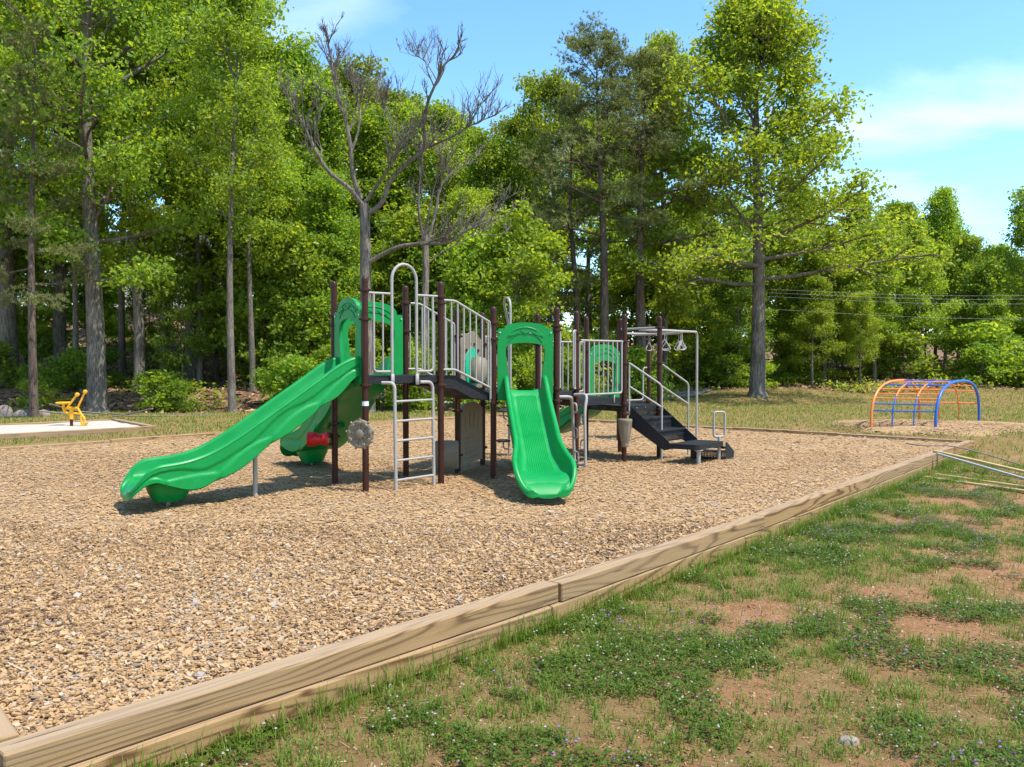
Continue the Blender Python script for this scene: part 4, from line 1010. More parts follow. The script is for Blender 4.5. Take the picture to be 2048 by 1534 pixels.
# ------------------------------------------------------------------ trees
def tree_mesh(key, seed, H, r0, cb, prof, nl, el, nleaf, lsize, sig, ns=6, wob=.25, lean=0.0, mats=('bark', 'leaf'), top=.96, needle=False, up=.25, droop=0.0):
    """trunk and crown meshes: tapered trunk, limbs, side branches, leaf clumps at their ends"""
    rng = random.Random(seed); nr = np.random.default_rng(seed)
    tb = MB(); n = 12
    ph1, ph2 = rng.random() * 6, rng.random() * 6
    def trunk(t): return Vector((wob * math.sin(t * 4 + ph1) * t + lean * t * H * .1, wob * math.cos(t * 3.4 + ph2) * t, t * H * top))
    pts = [trunk(i / n) for i in range(n + 1)]
    flare = [1.55, 1.0] + [1.0] * n
    rad = [max(.02, r0 * (1 - i / n) ** .85 * (1.0 if i else 1.35) + .012) for i in range(n + 1)]
    p0 = [Vector((pts[0].x, pts[0].y, -.4)), pts[0], pts[0] + (pts[1] - pts[0]) * .18] + pts[1:]
    tb.tube(p0, [r0 * 1.7, r0 * 1.42, r0 * 1.06] + rad[1:], 12)
    clus = []
    ga = 2.39996; a0 = rng.random() * 6
    for i in range(nl):
        t = cb + (1 - cb) * ((i + rng.random() * .8) / nl) ** .92
        t = min(t, .985); base = trunk(t); az = a0 + i * ga + rng.uniform(-.4, .4)
        u = (t - cb) / (1 - cb); L = prof(u) * rng.uniform(.52, 1.28)
        e = R(el[0] + (el[1] - el[0]) * u + rng.uniform(-10, 10))
        r1 = max(.012, min(r0 * .42, .022 * L + .008) * (1.05 - .6 * t))
        d = Vector((math.cos(az) * math.cos(e), math.sin(az) * math.cos(e), math.sin(e)))
        P_ = [base]; q = base.copy()
        for k in range(5):
            d = (d + Vector((rng.uniform(-.16, .16), rng.uniform(-.16, .16), rng.uniform(-.05, .16) - droop))).normalized(); q = q + d * (L / 5); P_.append(q.copy())
        tb.tube(P_, [r1 * (1 - .8 * k / 5) for k in range(6)], 6, caps=False)
        clus.append((P_[-1], 1.0)); clus.append((P_[4], .8))
        for s in range(ns):
            f = .28 + .70 * (s + rng.random()) / ns; k = min(int(f * 5), 4); b = P_[k].lerp(P_[k + 1], f * 5 - k)
            sg = 1 if s % 2 else -1; az2 = az + sg * rng.uniform(.5, 1.25); e2_ = e * .6 + rng.uniform(-.30, .45)
            L2 = (L * .42 * (1.15 - f) + .35) * rng.uniform(.7, 1.2)
            d2 = Vector((math.cos(az2) * math.cos(e2_), math.sin(az2) * math.cos(e2_), math.sin(e2_) - droop))
            c1 = b + d2 * (L2 * .55) + Vector((0, 0, rng.uniform(-.05, .10))); c2 = b + d2 * L2 + Vector((0, 0, rng.uniform(-.1, .15)))
            tb.tube([b, c1, c2], [r1 * .42, r1 * .26, .006], 4, caps=False)
            clus += [(c1, .75), (c2, 1.0), (b.lerp(c2, .8) + Vector((rng.uniform(-.3, .3), rng.uniform(-.3, .3), rng.uniform(-.2, .25))), .8)]
    tme = bpy.data.meshes.new(key + '_trunk'); tme.from_pydata([tuple(v) for v in tb.v], [], tb.f)
    tme.polygons.foreach_set('use_smooth', [True] * len(tme.polygons)); tme.materials.append(M[mats[0]]); tme.update()
    C = np.array([c[0][:] for c in clus]); W = np.array([c[1] for c in clus])
    cvar = nr.random(len(C))
    which = nr.choice(len(C), nleaf, p=W / W.sum())
    if needle:
        # tufts of long thin needles fanning from each shoot
        per = 9; nt = nleaf // per
        which = nr.choice(len(C), nt, p=W / W.sum())
        tc_ = C[which] + nr.normal(0, 1, (nt, 3)) * np.array([sig, sig, sig * .42])
        axis = nr.normal(0, .6, (nt, 3)) + np.array([0, 0, .9]); axis /= np.linalg.norm(axis, axis=1)[:, None]
        cen = np.repeat(tc_, per, 0); ax = np.repeat(axis, per, 0)
        dr = ax * .75 + nr.normal(0, .62, (nt * per, 3)); dr /= np.linalg.norm(dr, axis=1)[:, None]
        ln = lsize * nr.uniform(.7, 1.2, nt * per)
        sd = np.cross(dr, nr.normal(0, 1, dr.shape)); sd /= np.linalg.norm(sd, axis=1)[:, None]
        wd = lsize * .085
        Vt = np.stack([cen + sd * wd, cen - sd * wd, cen + dr * ln[:, None]], 1).reshape(-1, 3)
        Fc = np.arange(len(Vt)).reshape(-1, 3)
        rnd = np.clip(np.repeat(.55 * cvar[which] + .45 * nr.random(nt), per) + nr.normal(0, .06, nt * per), 0, 1)
        cme = fast_mesh(key + '_crown', Vt, Fc, M[mats[1]], {'rnd': np.repeat(rnd, 3)})
        return tme, cme, H
    sc = (.7 + .6 * nr.random(len(C)))[which][:, None]
    cen = C[which] + np.clip(nr.normal(0, 1, (nleaf, 3)), -1.7, 1.7) * np.array([sig, sig, sig * .72]) * sc
    nm = nr.normal(0, .75, (nleaf, 3)) + np.array([0, 0, up]); nm /= np.linalg.norm(nm, axis=1)[:, None]
    tg_ = np.cross(nm, nr.normal(0, 1, (nleaf, 3))); tg_ /= np.linalg.norm(tg_, axis=1)[:, None]
    bt = np.cross(nm, tg_); ln = lsize * np.clip(nr.lognormal(-.08, .32, nleaf), .4, 1.7)[:, None]
    wd = ln * nr.uniform(.55, .8, nleaf)[:, None]
    fold = nm * ln * .12
    Vq = np.stack([cen - tg_ * ln * .5, cen + bt * wd * .5 + fold - tg_ * ln * .06, cen + tg_ * ln * .5 - fold * .6, cen - bt * wd * .5 + fold - tg_ * ln * .06], 1).reshape(-1, 3)
    Fc = np.arange(len(Vq)).reshape(-1, 4)
    rnd = np.clip(.38 * cvar[which] + .62 * nr.random(nleaf), 0, 1)
    cme = fast_mesh(key + '_crown', Vq, Fc, M[mats[1]], {'rnd': np.repeat(rnd, 4)})
    return tme, cme, H
oval = lambda R_, p=.5: (lambda u: R_ * (max(0.0, math.sin(PI * min(1, .12 + u * .86))) ** p))
cone = lambda R_: (lambda u: R_ * (1 - u) ** .62 * (.62 + .38 * min(1, u * 4)) + .35)
PROTO = {
    'oak': tree_mesh('oak', 11, 22.0, .38, .24, oval(5.2), 38, (8, 62), 30000, .195, .40, 9, .5),
    'oak2': tree_mesh('oak2', 12, 20.0, .27, .26, oval(4.4), 30, (12, 65), 22000, .19, .38, 9, .5),
    'maple': tree_mesh('maple', 13, 14.0, .17, .24, oval(3.3), 28, (15, 65), 22000, .18, .33, 8, .35),
    'maple2': tree_mesh('maple2', 14, 13.0, .15, .20, cone(3.4), 28, (10, 55), 22000, .18, .33, 8, .35),
    'slim': tree_mesh('slim', 15, 20.0, .19, .42, oval(2.9, .6), 26, (25, 70), 13000, .185, .33, 8, .45),
    'tulip': tree_mesh('tulip', 16, 16.3, .29, .30, lambda u: 5.6 * (1 - u) ** .52 * (.86 + .14 * min(1, u * 5)) + .4, 46, (4, 60), 42000, .165, .34, 9, .15),
    'sapling': tree_mesh('sapling', 17, 5.0, .045, .10, oval(1.5), 22, (15, 60), 7500, .155, .20, 6, .15),
    'sapling2': tree_mesh('sapling2', 18, 6.5, .06, .12, oval(2.1), 24, (5, 45), 9000, .165, .20, 6, .2),
    'shrub': tree_mesh('shrub', 19, 1.6, .02, .02, oval(.95), 16, (5, 70), 3000, .13, .14, 5, .08),
    'shrub2': tree_mesh('shrub2', 20, 1.1, .018, .02, oval(.85), 14, (5, 70), 2200, .14, .14, 5, .08),
    'pine': tree_mesh('pine', 21, 16.0, .23, .46, lambda u: 3.1 * (1 - u) ** .45 + .35, 32, (0, 55), 46000, .18, .19, 6, .3, 0, ('pinebark', 'needle'), needle=True, droop=.02),
    'pine2': tree_mesh('pine2', 22, 15.0, .19, .28, lambda u: 2.4 * (1 - u) ** .4 + .3, 24, (-8, 46), 27000, .18, .18, 6, .5, 0, ('pinebark', 'needle'), needle=True, droop=.03),
}
def plant_tree(name, proto, x, y, H, label, group=None, rot=None, wide=1.0, cat='tree', sink=0.0):
    tme, cme, h0 = PROTO[proto]
    z = gz(x, y) - sink; k = H / h0
    o = thing(name, label, cat, (x, y, z), group)
    o.rotation_euler = (0, 0, rot if rot is not None else (x * 12.9898 + y * 78.233) % 6.283)
    o.scale = (k * wide, k * wide, k)
    for nm_, me_ in (('trunk', tme), ('crown', cme)):
        link(nm_, me_, o)
    return o
def by_top(px, Y, top_y):
    """x and height of a tree whose foot stands at distance Y below pixel column px and whose top is at row top_y"""
    p = at(px, 718, Y=Y); t = at(px, top_y, Y=Y); return p.x, t.z - gz(p.x, Y)
def T(name, proto, px, Y, top, label, **kw):
    x, H = by_top(px, Y, top); return plant_tree(name, proto, x, Y, H, label, **kw)
# the trees one can pick out
T('oak_tree', 'oak', 193, 27.6, -260, 'big oak with thick flared grey trunk behind the yellow digger', wide=1.0, rot=.4)
T('pine_tree', 'pine2', 66, 25.2, 40, 'slender rough barked pine at the left end of the sand box', wide=.85)
T('poplar_tree', 'slim', 464, 27.2, -40, 'straight slim grey trunk standing alone at the grass edge above the long slide', wide=.95, rot=2.0)
T('hickory_tree', 'oak2', 279, 32.0, -160, 'pale barked trunk just right of the big oak', wide=.9, rot=1.2)
T('hickory_tree', 'oak2', 330, 33.5, -120, 'pale leaning trunk between the oak and the slim grey trunk', wide=.85, rot=4.1)
T('tulip_tree', 'tulip', 1515, 34.0, 30, 'tall broad leafy tree with bare lower trunk standing alone in the field edge', rot=.8, wide=1.14)
T('pine_tree', 'pine', 1206, 33.0, 66, 'tallest pine with the thick dark trunk above the right decks', rot=.2, wide=1.0)
T('pine_tree', 'pine', 1284, 34.0, 118, 'pine with long low side branches above the trapeze rings', rot=2.2, wide=1.2)
T('pine_tree', 'pine2', 1157, 34.5, 190, 'thin pine left of the tallest pine', rot=4.2, wide=1.0)
T('maple_tree', 'maple2', 1330, 38.0, 98, 'leafy tree whose top shows just right of the tallest pine', rot=1.1, wide=.7)
T('maple_tree', 'maple', 1100, 38.5, 170, 'light green tree left of the thin pine', rot=3.3, wide=.75)
T('maple_tree', 'maple2', 1890, 46.0, 388, 'pointed tree rising above the woods behind the arched climber', rot=.5, wide=.8)
T('maple_tree', 'maple', 2075, 42.0, 385, 'tree cut by the right edge of the picture', rot=2.5)
# wood behind, row by row
rng = random.Random(5)
LBL = {'oak': 'tall broad crowned tree in the dense wood on the left', 'oak2': 'tall full crowned tree in the dense wood on the left', 'slim': 'tall slim tree in the dense wood on the left'}
for px, Y, top, pr in ((-90, 30, -300, 'oak2'), (20, 34, -260, 'oak'), (120, 36, -240, 'oak2'), (390, 35, -200, 'oak'), (455, 39, -90, 'oak2'), (200, 44, -200, 'slim'), (340, 45, -180, 'slim'), (398, 33, 60, 'slim'), (432, 36, 120, 'slim'), (245, 36, 0, 'slim'), (505, 31, 150, 'slim'), (150, 33, 40, 'slim'), (548, 34, 240, 'slim'),
                       (-170, 38, -240, 'oak'), (410, 52, -40, 'oak2'), (80, 52, -120, 'oak2'), (520, 46, 62, 'slim')):
    T('wood_tree', pr, px, Y, top, LBL[pr], group='tall trees of the left wood', wide=rng.uniform(.82, 1.05))
for px, Y, top, pr in ((585, 40, 120, 'maple'), (640, 37, 190, 'maple2'), (690, 44, 150, 'maple'), (760, 40, 235, 'maple2'), (800, 46, 200, 'maple'), (865, 41, 225, 'maple'), (925, 44, 265, 'maple2'), (985, 39, 290, 'maple'),
                       (1035, 44, 250, 'maple'), (610, 50, 150, 'maple2'), (730, 52, 190, 'maple'), (900, 53, 230, 'maple2'), (1060, 52, 260, 'maple'), (1180, 46, 250, 'maple2'), (1250, 50, 300, 'maple'), (560, 33, 330, 'maple'), (660, 33, 360, 'maple2'), (940, 35, 390, 'maple')):
    T('wood_tree', pr, px, Y, top, 'bright green leafy tree in the wood behind the bare dead trees', group='leafy trees behind the play structure', wide=rng.uniform(.85, 1.1))
for px, Y, top, pr in ((1390, 43, 440, 'maple2'), (1440, 47, 400, 'maple'), (1480, 39, 500, 'maple2'), (1560, 41, 440, 'maple'), (1600, 47, 380, 'maple2'), (1650, 40, 470, 'maple'), (1705, 44, 400, 'maple2'), (1750, 40, 455, 'maple'), (1795, 47, 415, 'maple'),
                       (1835, 41, 450, 'maple2'), (1930, 44, 480, 'maple'), (1975, 42, 540, 'maple2'), (2020, 46, 520, 'maple'), (2085, 44, 500, 'maple2'), (2150, 45, 430, 'maple'), (1870, 52, 440, 'maple'), (1770, 54, 430, 'maple2'), (1990, 54, 500, 'maple'), (1500, 54, 420, 'maple'), (1330, 44, 430, 'maple'), (1360, 52, 390, 'maple2'),
                       (1625, 38.5, 560, 'maple2'), (1720, 38.5, 590, 'maple')):
    T('wood_tree', pr, px, Y, top, 'leafy tree in the lower wood along the far side of the field', group='leafy trees along the field', wide=rng.uniform(.9, 1.2))
# tell the trees of each row apart by their place, counted from the left
ORD = 'first second third fourth fifth sixth seventh eighth ninth tenth eleventh twelfth thirteenth fourteenth fifteenth sixteenth seventeenth eighteenth nineteenth twentieth twenty-first twenty-second twenty-third twenty-fourth twenty-fifth'.split()
for grp, txt in (('tall trees of the left wood', 'tall trees in the dense left wood'), ('leafy trees behind the play structure', 'bright green trees behind the bare dead trees'), ('leafy trees along the field', 'leafy trees in the low wood along the field')):
    row = sorted([o for o in bpy.data.objects if o.get('group') == grp], key=lambda o: o.location.x / o.location.y)
    for i, o in enumerate(row): o['label'] = ORD[i] + ' from the left of the ' + txt
# understory
k = 0
while k < 62:
    px = rng.uniform(-120, 1060) if k < 34 else rng.uniform(1040, 2160); Y = rng.uniform(30.5, 46) if k < 34 else rng.uniform(42, 52); x = at(px, 718, Y=Y).x
    if float(forest_mask(x, Y)) < .9 or (px < 600 and rng.random() < .45): continue
    plant_tree('sapling_tree', 'sapling' if k % 2 else 'sapling2', x, Y, rng.uniform(3.2, 7.0), 'thin leafy young tree growing under the tall trees of the wood', 'saplings under the wood', wide=rng.uniform(.85, 1.2)); k += 1
k = 0
while k < 66:
    px = rng.uniform(-140, 2150); x0_ = at(px, 718, Y=30).x; Y = (FOREST_LINE(x0_) + rng.uniform(.5, 9.5)) if px < 1350 else rng.uniform(37.4, 43); x = at(px, 718, Y=Y).x
    small = px < 760
    if float(forest_mask(x, Y)) < .6 or (small and rng.random() < .45): continue
    plant_tree('bush', 'shrub' if k % 2 else 'shrub2', x, Y, rng.uniform(.5, 1.15) if small else rng.uniform(.7, 1.7), 'low leafy bush on the brown leaf covered floor of the wood', 'bushes on the wood floor', cat='bush', wide=rng.uniform(.9, 1.4)); k += 1

# the two bare trees, their main limbs traced in the plane of each trunk
def bare_tree(label, Y, trunk, limbs, r0, seed, twigs):
    rg = random.Random(seed)
    b = at(*trunk[0], Y=Y); z0 = gz(b.x, Y)
    o = thing('dead_tree', label, 'tree', (b.x, Y, z0))
    limbs = [([(u_, v_ + max(0, 170 - v_) * .32) for u_, v_ in p_], r_ * .62) for p_, r_ in limbs]
    tp = [Vector((b.x, Y, z0 - .3)), Vector((b.x, Y, z0 + .02))] + [at(*q, Y=Y) for q in trunk[1:]]
    m_ = len(tp); mb = MB(); mb.tube(tp, [r0 * (1.5 if i == 0 else 1.25 if i == 1 else 1 - .32 * i / (m_ - 1)) for i in range(m_)], 12); obj('trunk', mb, M['bark'], o)
    def twig(mb, p, d, L, r, dep):
        pts = [p]; q = p.copy()
        for k_ in range(4):
            d = (d + Vector((rg.uniform(-.30, .30), rg.uniform(-.30, .30), rg.uniform(-.10, .32)))).normalized(); q = q + d * (L / 4); pts.append(q.copy())
        mb.tube(pts, [r * (1 - .75 * k_ / 4) + .003 for k_ in range(5)], 5 if dep else 4, caps=False)
        if dep:
            for k_ in range(rg.randint(3, 5)):
                t_ = rg.randint(1, 4); dd = (d + Vector((rg.uniform(-1, 1), rg.uniform(-1, 1), rg.uniform(-.2, .9)))).normalized()
                twig(mb, pts[t_], dd, L * rg.uniform(.4, .7), r * .55, dep - 1)
    for pix, r1 in limbs:
        n_ = len(pix); dep = rg.uniform(-1.6, 1.6)
        pts = [at(*q, Y=Y + dep * (i / (n_ - 1)) ** 1.0) for i, q in enumerate(pix)]
        sm = fillet(pts, .5, 3)
        mb = MB(); mb.tube(sm, [r1 * (1 - .78 * i / (len(sm) - 1)) for i in range(len(sm))], 8)
        for k_ in range(twigs):
            i = rg.randint(len(sm) // 3, len(sm) - 1); dd = (sm[i] - sm[i - 1]).normalized() + Vector((rg.uniform(-.9, .9), rg.uniform(-.9, .9), rg.uniform(0, .9)))
            twig(mb, sm[i], dd.normalized(), rg.uniform(.6, 1.6) * (1.2 - .85 * i / len(sm)), r1 * .22 + .004, 2)
        obj('limb', mb, M['bark'], o)
    return o
bare_tree('large bare dead tree with spreading crooked limbs behind the upper deck', 27.0, [(735, 828), (732, 640), (731, 520), (730, 450), (728, 408)],
    [([(728, 415), (700, 375), (655, 345), (625, 290), (600, 235), (575, 195), (560, 158)], .13), ([(722, 398), (704, 350), (702, 300), (694, 250), (680, 205), (668, 150), (661, 95), (657, 48)], .13),
     ([(703, 305), (717, 262), (722, 225), (712, 180), (700, 140)], .07), ([(733, 430), (765, 408), (780, 356), (820, 322), (852, 296), (846, 245), (856, 200), (874, 158), (884, 115), (906, 88), (918, 58)], .14),
     ([(730, 405), (760, 362), (785, 328), (800, 292), (836, 258)], .09), ([(852, 296), (900, 276), (950, 246), (988, 232)], .07), ([(820, 322), (805, 280), (770, 225), (760, 170)], .05), ([(874, 158), (860, 120), (845, 90), (800, 72)], .03),
     ([(733, 528), (762, 510), (800, 491), (850, 487), (900, 487), (932, 460), (985, 440), (1012, 432)], .13)], .215, 3, 14)
bare_tree('thinner dead tree standing close behind the arch handle', 28.5, [(846, 826), (849, 640), (852, 540), (850, 470)],
    [([(850, 485), (838, 440), (836, 380), (846, 325), (838, 270)], .09), ([(852, 500), (872, 420), (880, 370), (915, 335), (945, 325), (985, 268)], .09), ([(850, 470), (862, 400), (880, 330), (890, 260)], .06), ([(851, 530), (890, 500), (950, 470), (1000, 470)], .05)], .145, 8, 8)

# ------------------------------------------------------------------ loose stuff: chips, grass, clover, straw, leaf litter
nr = np.random.default_rng(42)
def scatter(n, x0, x1, y0, y1):
    return nr.uniform(x0, x1, n), nr.uniform(y0, y1, n)
def visible(x, y, mar=1.4): return np.abs(x) < (y * 1024 / F_PX + mar)
def quads(cx, cy, cz, ln, wd, tilt, lift=0.0):
    """tilted little slabs as single quads"""
    n = len(cx); a = nr.uniform(0, 2 * PI, n)
    t = np.stack([np.cos(a), np.sin(a), nr.normal(0, tilt, n)], 1); b = np.stack([-np.sin(a), np.cos(a), nr.normal(0, tilt, n)], 1)
    c = np.stack([cx, cy, cz + lift], 1); ln = ln[:, None] / 2; wd = wd[:, None] / 2
    return c, t * ln, b * wd
def chip_stuff(name, cx, cy, cz, size, thick, label):
    tl = .22 if thick else .11
    n = len(cx); ln = size * nr.lognormal(0, .34, n); wd = ln * nr.uniform(.3, .75, n)
    c, t, b = quads(cx, cy, cz, ln, wd, tl); rnd = nr.random(n)
    rnd = np.clip(rnd + .55 * (fbm(cx * .9, cy * .9, 91) - .5) * (rnd > .04) * (rnd < .9), 0, 1)
    if thick:
        up = np.zeros((n, 3)); up[:, 2] = np.clip(ln * .22, .004, .012)
        sk = nr.uniform(.6, 1.0, (n, 1))
        V = np.stack([c - t - b, c + t - b * sk, c + t * sk + b, c - t + b, c - t - b + up, c + t - b * sk + up, c + t * sk + b + up, c - t + b + up], 1).reshape(-1, 3)
        o = (np.arange(n) * 8)[:, None]
        Fc = np.concatenate([o + np.array([4, 5, 6, 7]), o + np.array([0, 1, 5, 4]), o + np.array([1, 2, 6, 5]), o + np.array([2, 3, 7, 6]), o + np.array([3, 0, 4, 7])], 0)
        rep = 8
    else:
        V = np.stack([c - t - b, c + t - b, c + t + b, c - t + b], 1).reshape(-1, 3); Fc = np.arange(n * 4).reshape(-1, 4); rep = 4
    return tag(link(name, fast_mesh(name, V, Fc, M['chip'], {'rnd': np.repeat(rnd, rep)})), label, kind='stuff')
x, y = scatter(220000, -7, 9, 3.4, 9.0); k_ = (edge_dist(x, y) < -.015) & visible(x, y, .6); x, y = x[k_][:90000], y[k_][:90000]
chip_stuff('wood_chips', x, y, chip_z(x, y) + nr.uniform(-.006, .006, len(x)), .021, True, 'loose wood chips lying in the near part of the pit')
x, y = scatter(330000, -14, 11, 9.0, 16.0); k_ = (edge_dist(x, y) < -.03) & visible(x, y, 1.0); x, y = x[k_][:110000], y[k_][:110000]
chip_stuff('wood_chips', x, y, chip_z(x, y) + nr.uniform(-.002, .007, len(x)), .026, False, 'loose wood chips lying round the play structure')
x, y = scatter(120000, -14, 11, 16.0, 27.0); k_ = (edge_dist(x, y) < -.05) & visible(x, y, 1.0); x, y = x[k_][:34000], y[k_][:34000]
chip_stuff('wood_chips', x, y, chip_z(x, y) + nr.uniform(.0, .006, len(x)), .036, False, 'loose wood chips in the far part of the pit')
a = nr.uniform(0, 2 * PI, 9000); rr = np.sqrt(nr.random(9000)) * 1.06
x, y = mcx.x + 1.25 * 2.1 * rr * np.cos(a), mcx.y + 1.02 * 2.1 * rr * np.sin(a)
chip_stuff('wood_chips', x, y, ground_z(x, y) + .13 * np.clip(1 - rr ** 2.2, 0, 1) + .008, .036, False, 'loose wood chips on the mound under the arched climber')

x, y = scatter(9000, -9, 9, 3.4, 15.0); k_ = (edge_dist(x, y) < -.08) & visible(x, y, .6); x, y = x[k_][:900], y[k_][:900]; n = len(x)
ln_ = nr.uniform(.06, .20, n); c, t, b = quads(x, y, chip_z(x, y) + .016, ln_, ln_ * nr.uniform(.05, .14, n), .04)
V = np.stack([c - t - b, c + t - b * .6, c + t + b * .6, c - t + b], 1).reshape(-1, 3)
tag(link('wood_splinters', fast_mesh('wood_splinters', V, np.arange(n * 4).reshape(-1, 4), M['chip'], {'rnd': np.repeat(nr.choice([.02, .05, .15, .87, .9, .96, 1.0], n), 4)})), 'long wood splinters lying among the chips', kind='stuff')
def blades(name, x, y, h, w, bend, rnd, mat, label, segs=2):
    n = len(x); a = nr.uniform(0, 2 * PI, n); z = ground_z(x, y) - .006
    base = np.stack([x, y, z], 1); sd = np.stack([np.cos(a), np.sin(a), np.zeros(n)], 1); ld = np.stack([-np.sin(a), np.cos(a), np.zeros(n)], 1) * nr.choice([-1, 1], n)[:, None]
    h = h[:, None]; w = w[:, None]; bend = bend[:, None]; up = np.array([[0, 0, 1.0]])
    mid = base + up * h * .6 + ld * h * bend * .35; tip = base + up * h * (1 - .35 * bend) + ld * h * bend
    V = np.stack([base - sd * w, base + sd * w, mid - sd * w * .7, mid + sd * w * .7, tip], 1).reshape(-1, 3)
    o = (np.arange(n) * 5)[:, None]
    Fc = np.concatenate([o + np.array([0, 1, 3]), o + np.array([0, 3, 2]), o + np.array([2, 3, 4])], 0)
    return tag(link(name, fast_mesh(name, V, Fc, M[mat], {'rnd': np.repeat(np.clip(rnd, 0, 1), 5)})), label, kind='stuff')
def lawn_pts(n, x0, x1, y0, y1, thr, soft=.12):
    x, y = scatter(n, x0, x1, y0, y1); g = green_mask(x, y)
    k = visible(x, y, 1.2) & (edge_dist(x, y) > .19) & (nr.random(n) < np.clip((g - thr) / soft, 0, 1)) & (forest_mask(x, y) < .6)
    return x[k], y[k]
# near lawn: single blades, tufts, clover patches
x, y = lawn_pts(200000, -4, 12, 2.6, 16, .28, .4); n = len(x)
blades('grass', x, y, nr.uniform(.025, .075, n), nr.uniform(.0022, .0042, n), nr.uniform(.2, .9, n), nr.normal(.48, .24, n), 'grass', 'short thin grass in the near lawn')
tx, ty = lawn_pts(9000, -4, 12, 2.6, 16, .38); per = 26
x = np.repeat(tx, per) + nr.normal(0, .045, len(tx) * per); y = np.repeat(ty, per) + nr.normal(0, .045, len(tx) * per); tv = np.repeat(nr.normal(.36, .2, len(tx)), per); th = np.repeat(nr.uniform(.6, 1.35, len(tx)), per); n = len(x)
k_ = edge_dist(x, y) > .165; x, y, tv, th = x[k_], y[k_], tv[k_], th[k_]; n = len(x)
blades('grass_tufts', x, y, nr.uniform(.04, .115, n) * th, nr.uniform(.002, .004, n), nr.uniform(.3, 1.0, n), tv + nr.normal(0, .12, n), 'grass', 'tufts of longer grass in the near lawn')
# taller weeds along the timbers
a_ = nr.uniform(0, LNR, 420); off_ = np.abs(nr.normal(0, .05, 420)) + .19; bb = np.interp(a_, NEAR_A, NEAR_B)
tx = PN.x + e1.x * a_ + e2.x * (bb - off_); ty = PN.y + e1.y * a_ + e2.y * (bb - off_); per = 12
x = np.repeat(tx, per) + nr.normal(0, .03, 420 * per); y = np.repeat(ty, per) + nr.normal(0, .03, 420 * per); k_ = edge_dist(x, y) > .18; x, y = x[k_], y[k_]; n = len(x)
blades('grass_weeds', x, y, nr.uniform(.08, .24, n), nr.uniform(.002, .0035, n), nr.uniform(.1, .7, n), nr.normal(.5, .15, n), 'grass', 'taller weeds growing against the near timbers')
def clover_mask(x, y): return fbm(x * 1.9 + 40, y * 1.9 + 7, 55) + .14 * ss(1.6, .2, edge_dist(x, y)) + .10 * ss(2.5, 1.0, x - 2.2) * ss(8, 5, y)
x, y = scatter(400000, -3, 11, 2.8, 14.0); k_ = visible(x, y, .8) & (edge_dist(x, y) > .18) & (nr.random(len(x)) < np.clip((clover_mask(x, y) - .55) / .13, 0, 1)); x, y = x[k_][:52000], y[k_][:52000]; n = len(x)
hh = nr.uniform(.015, .07, n) * np.clip((clover_mask(x, y) - .54) / .08, .35, 1)
cz = ground_z(x, y) + hh
LV = []; 
for q in range(3):
    a = nr.uniform(0, .5, n) + q * 2.094 + nr.uniform(0, 6.28, n) * 0 + (np.arange(n) * 2.4) ; r_ = nr.uniform(.007, .014, n)
    dx_, dy_ = np.cos(a), np.sin(a); dz = nr.normal(.05, .3, n)
    c0_ = np.stack([x, y, cz], 1); t_ = np.stack([dx_, dy_, dz], 1) * r_[:, None]; s_ = np.stack([-dy_, dx_, nr.normal(0, .2, n)], 1) * r_[:, None] * .62
    LV.append(np.stack([c0_, c0_ + t_ * 1.1 + s_, c0_ + t_ * 1.8, c0_ + t_ * 1.1 - s_], 1))
V = np.stack(LV, 1).reshape(-1, 3)
tag(link('clover', fast_mesh('clover', V, np.arange(len(V)).reshape(-1, 4), M['clover'], {'rnd': np.repeat(np.clip(nr.normal(.45, .22, n), 0, 1), 12)})), 'dark green clover patches in the near lawn', kind='stuff')
# clover heads: little rough balls, white and some purple
x, y = scatter(30000, -3, 11, 2.8, 15.0); k_ = visible(x, y, .8) & (edge_dist(x, y) > .22) & (nr.random(len(x)) < np.clip((clover_mask(x, y) - .52) / .10, .02, 1) * .55); x, y = x[k_][:1500], y[k_][:1500]; n = len(x)
hz_ = ground_z(x, y) + nr.uniform(.05, .11, n); rr = nr.uniform(.006, .0095, n); purple = (fbm(x * .8 + 9, y * .8, 88) > .61)
oc_ = np.array([[1, 0, 0], [.31, .95, 0], [-.81, .59, 0], [-.81, -.59, 0], [.31, -.95, 0], [0, 0, .9], [0, 0, -.8]])
V = (np.stack([x, y, hz_], 1)[:, None, :] + oc_[None] * rr[:, None, None] * (1 + nr.normal(0, .15, (n, 7, 1)))).reshape(-1, 3)
tri = np.array([[0, 1, 5], [1, 2, 5], [2, 3, 5], [3, 4, 5], [4, 0, 5], [1, 0, 6], [2, 1, 6], [3, 2, 6], [4, 3, 6], [0, 4, 6]])
Fc = ((np.arange(n) * 7)[:, None, None] + tri[None]).reshape(-1, 3)
tag(link('clover_flowers', fast_mesh('clover_flowers', V, Fc, M['flower'], {'rnd': np.repeat(np.where(purple, nr.uniform(.75, 1, n), nr.uniform(0, .66, n)), 7)})), 'small white and purple clover heads above the near lawn', kind='stuff')
def flat_stuff(name, x, y, ln, wr, mat, label, tilt=.25, lift=.006, lo=0, hi=1):
    n = len(x); L_ = ln * nr.lognormal(0, .4, n); c, t, b = quads(x, y, ground_z(x, y), L_, L_ * wr, tilt, lift)
    V = np.stack([c - t, c + b - t * .1, c + t, c - b - t * .1], 1).reshape(-1, 3) if wr > .2 else np.stack([c - t - b, c + t - b, c + t + b, c - t + b], 1).reshape(-1, 3)
    return tag(link(name, fast_mesh(name, V, np.arange(n * 4).reshape(-1, 4), M[mat], {'rnd': np.repeat(nr.uniform(lo, hi, n), 4)})), label, kind='stuff')
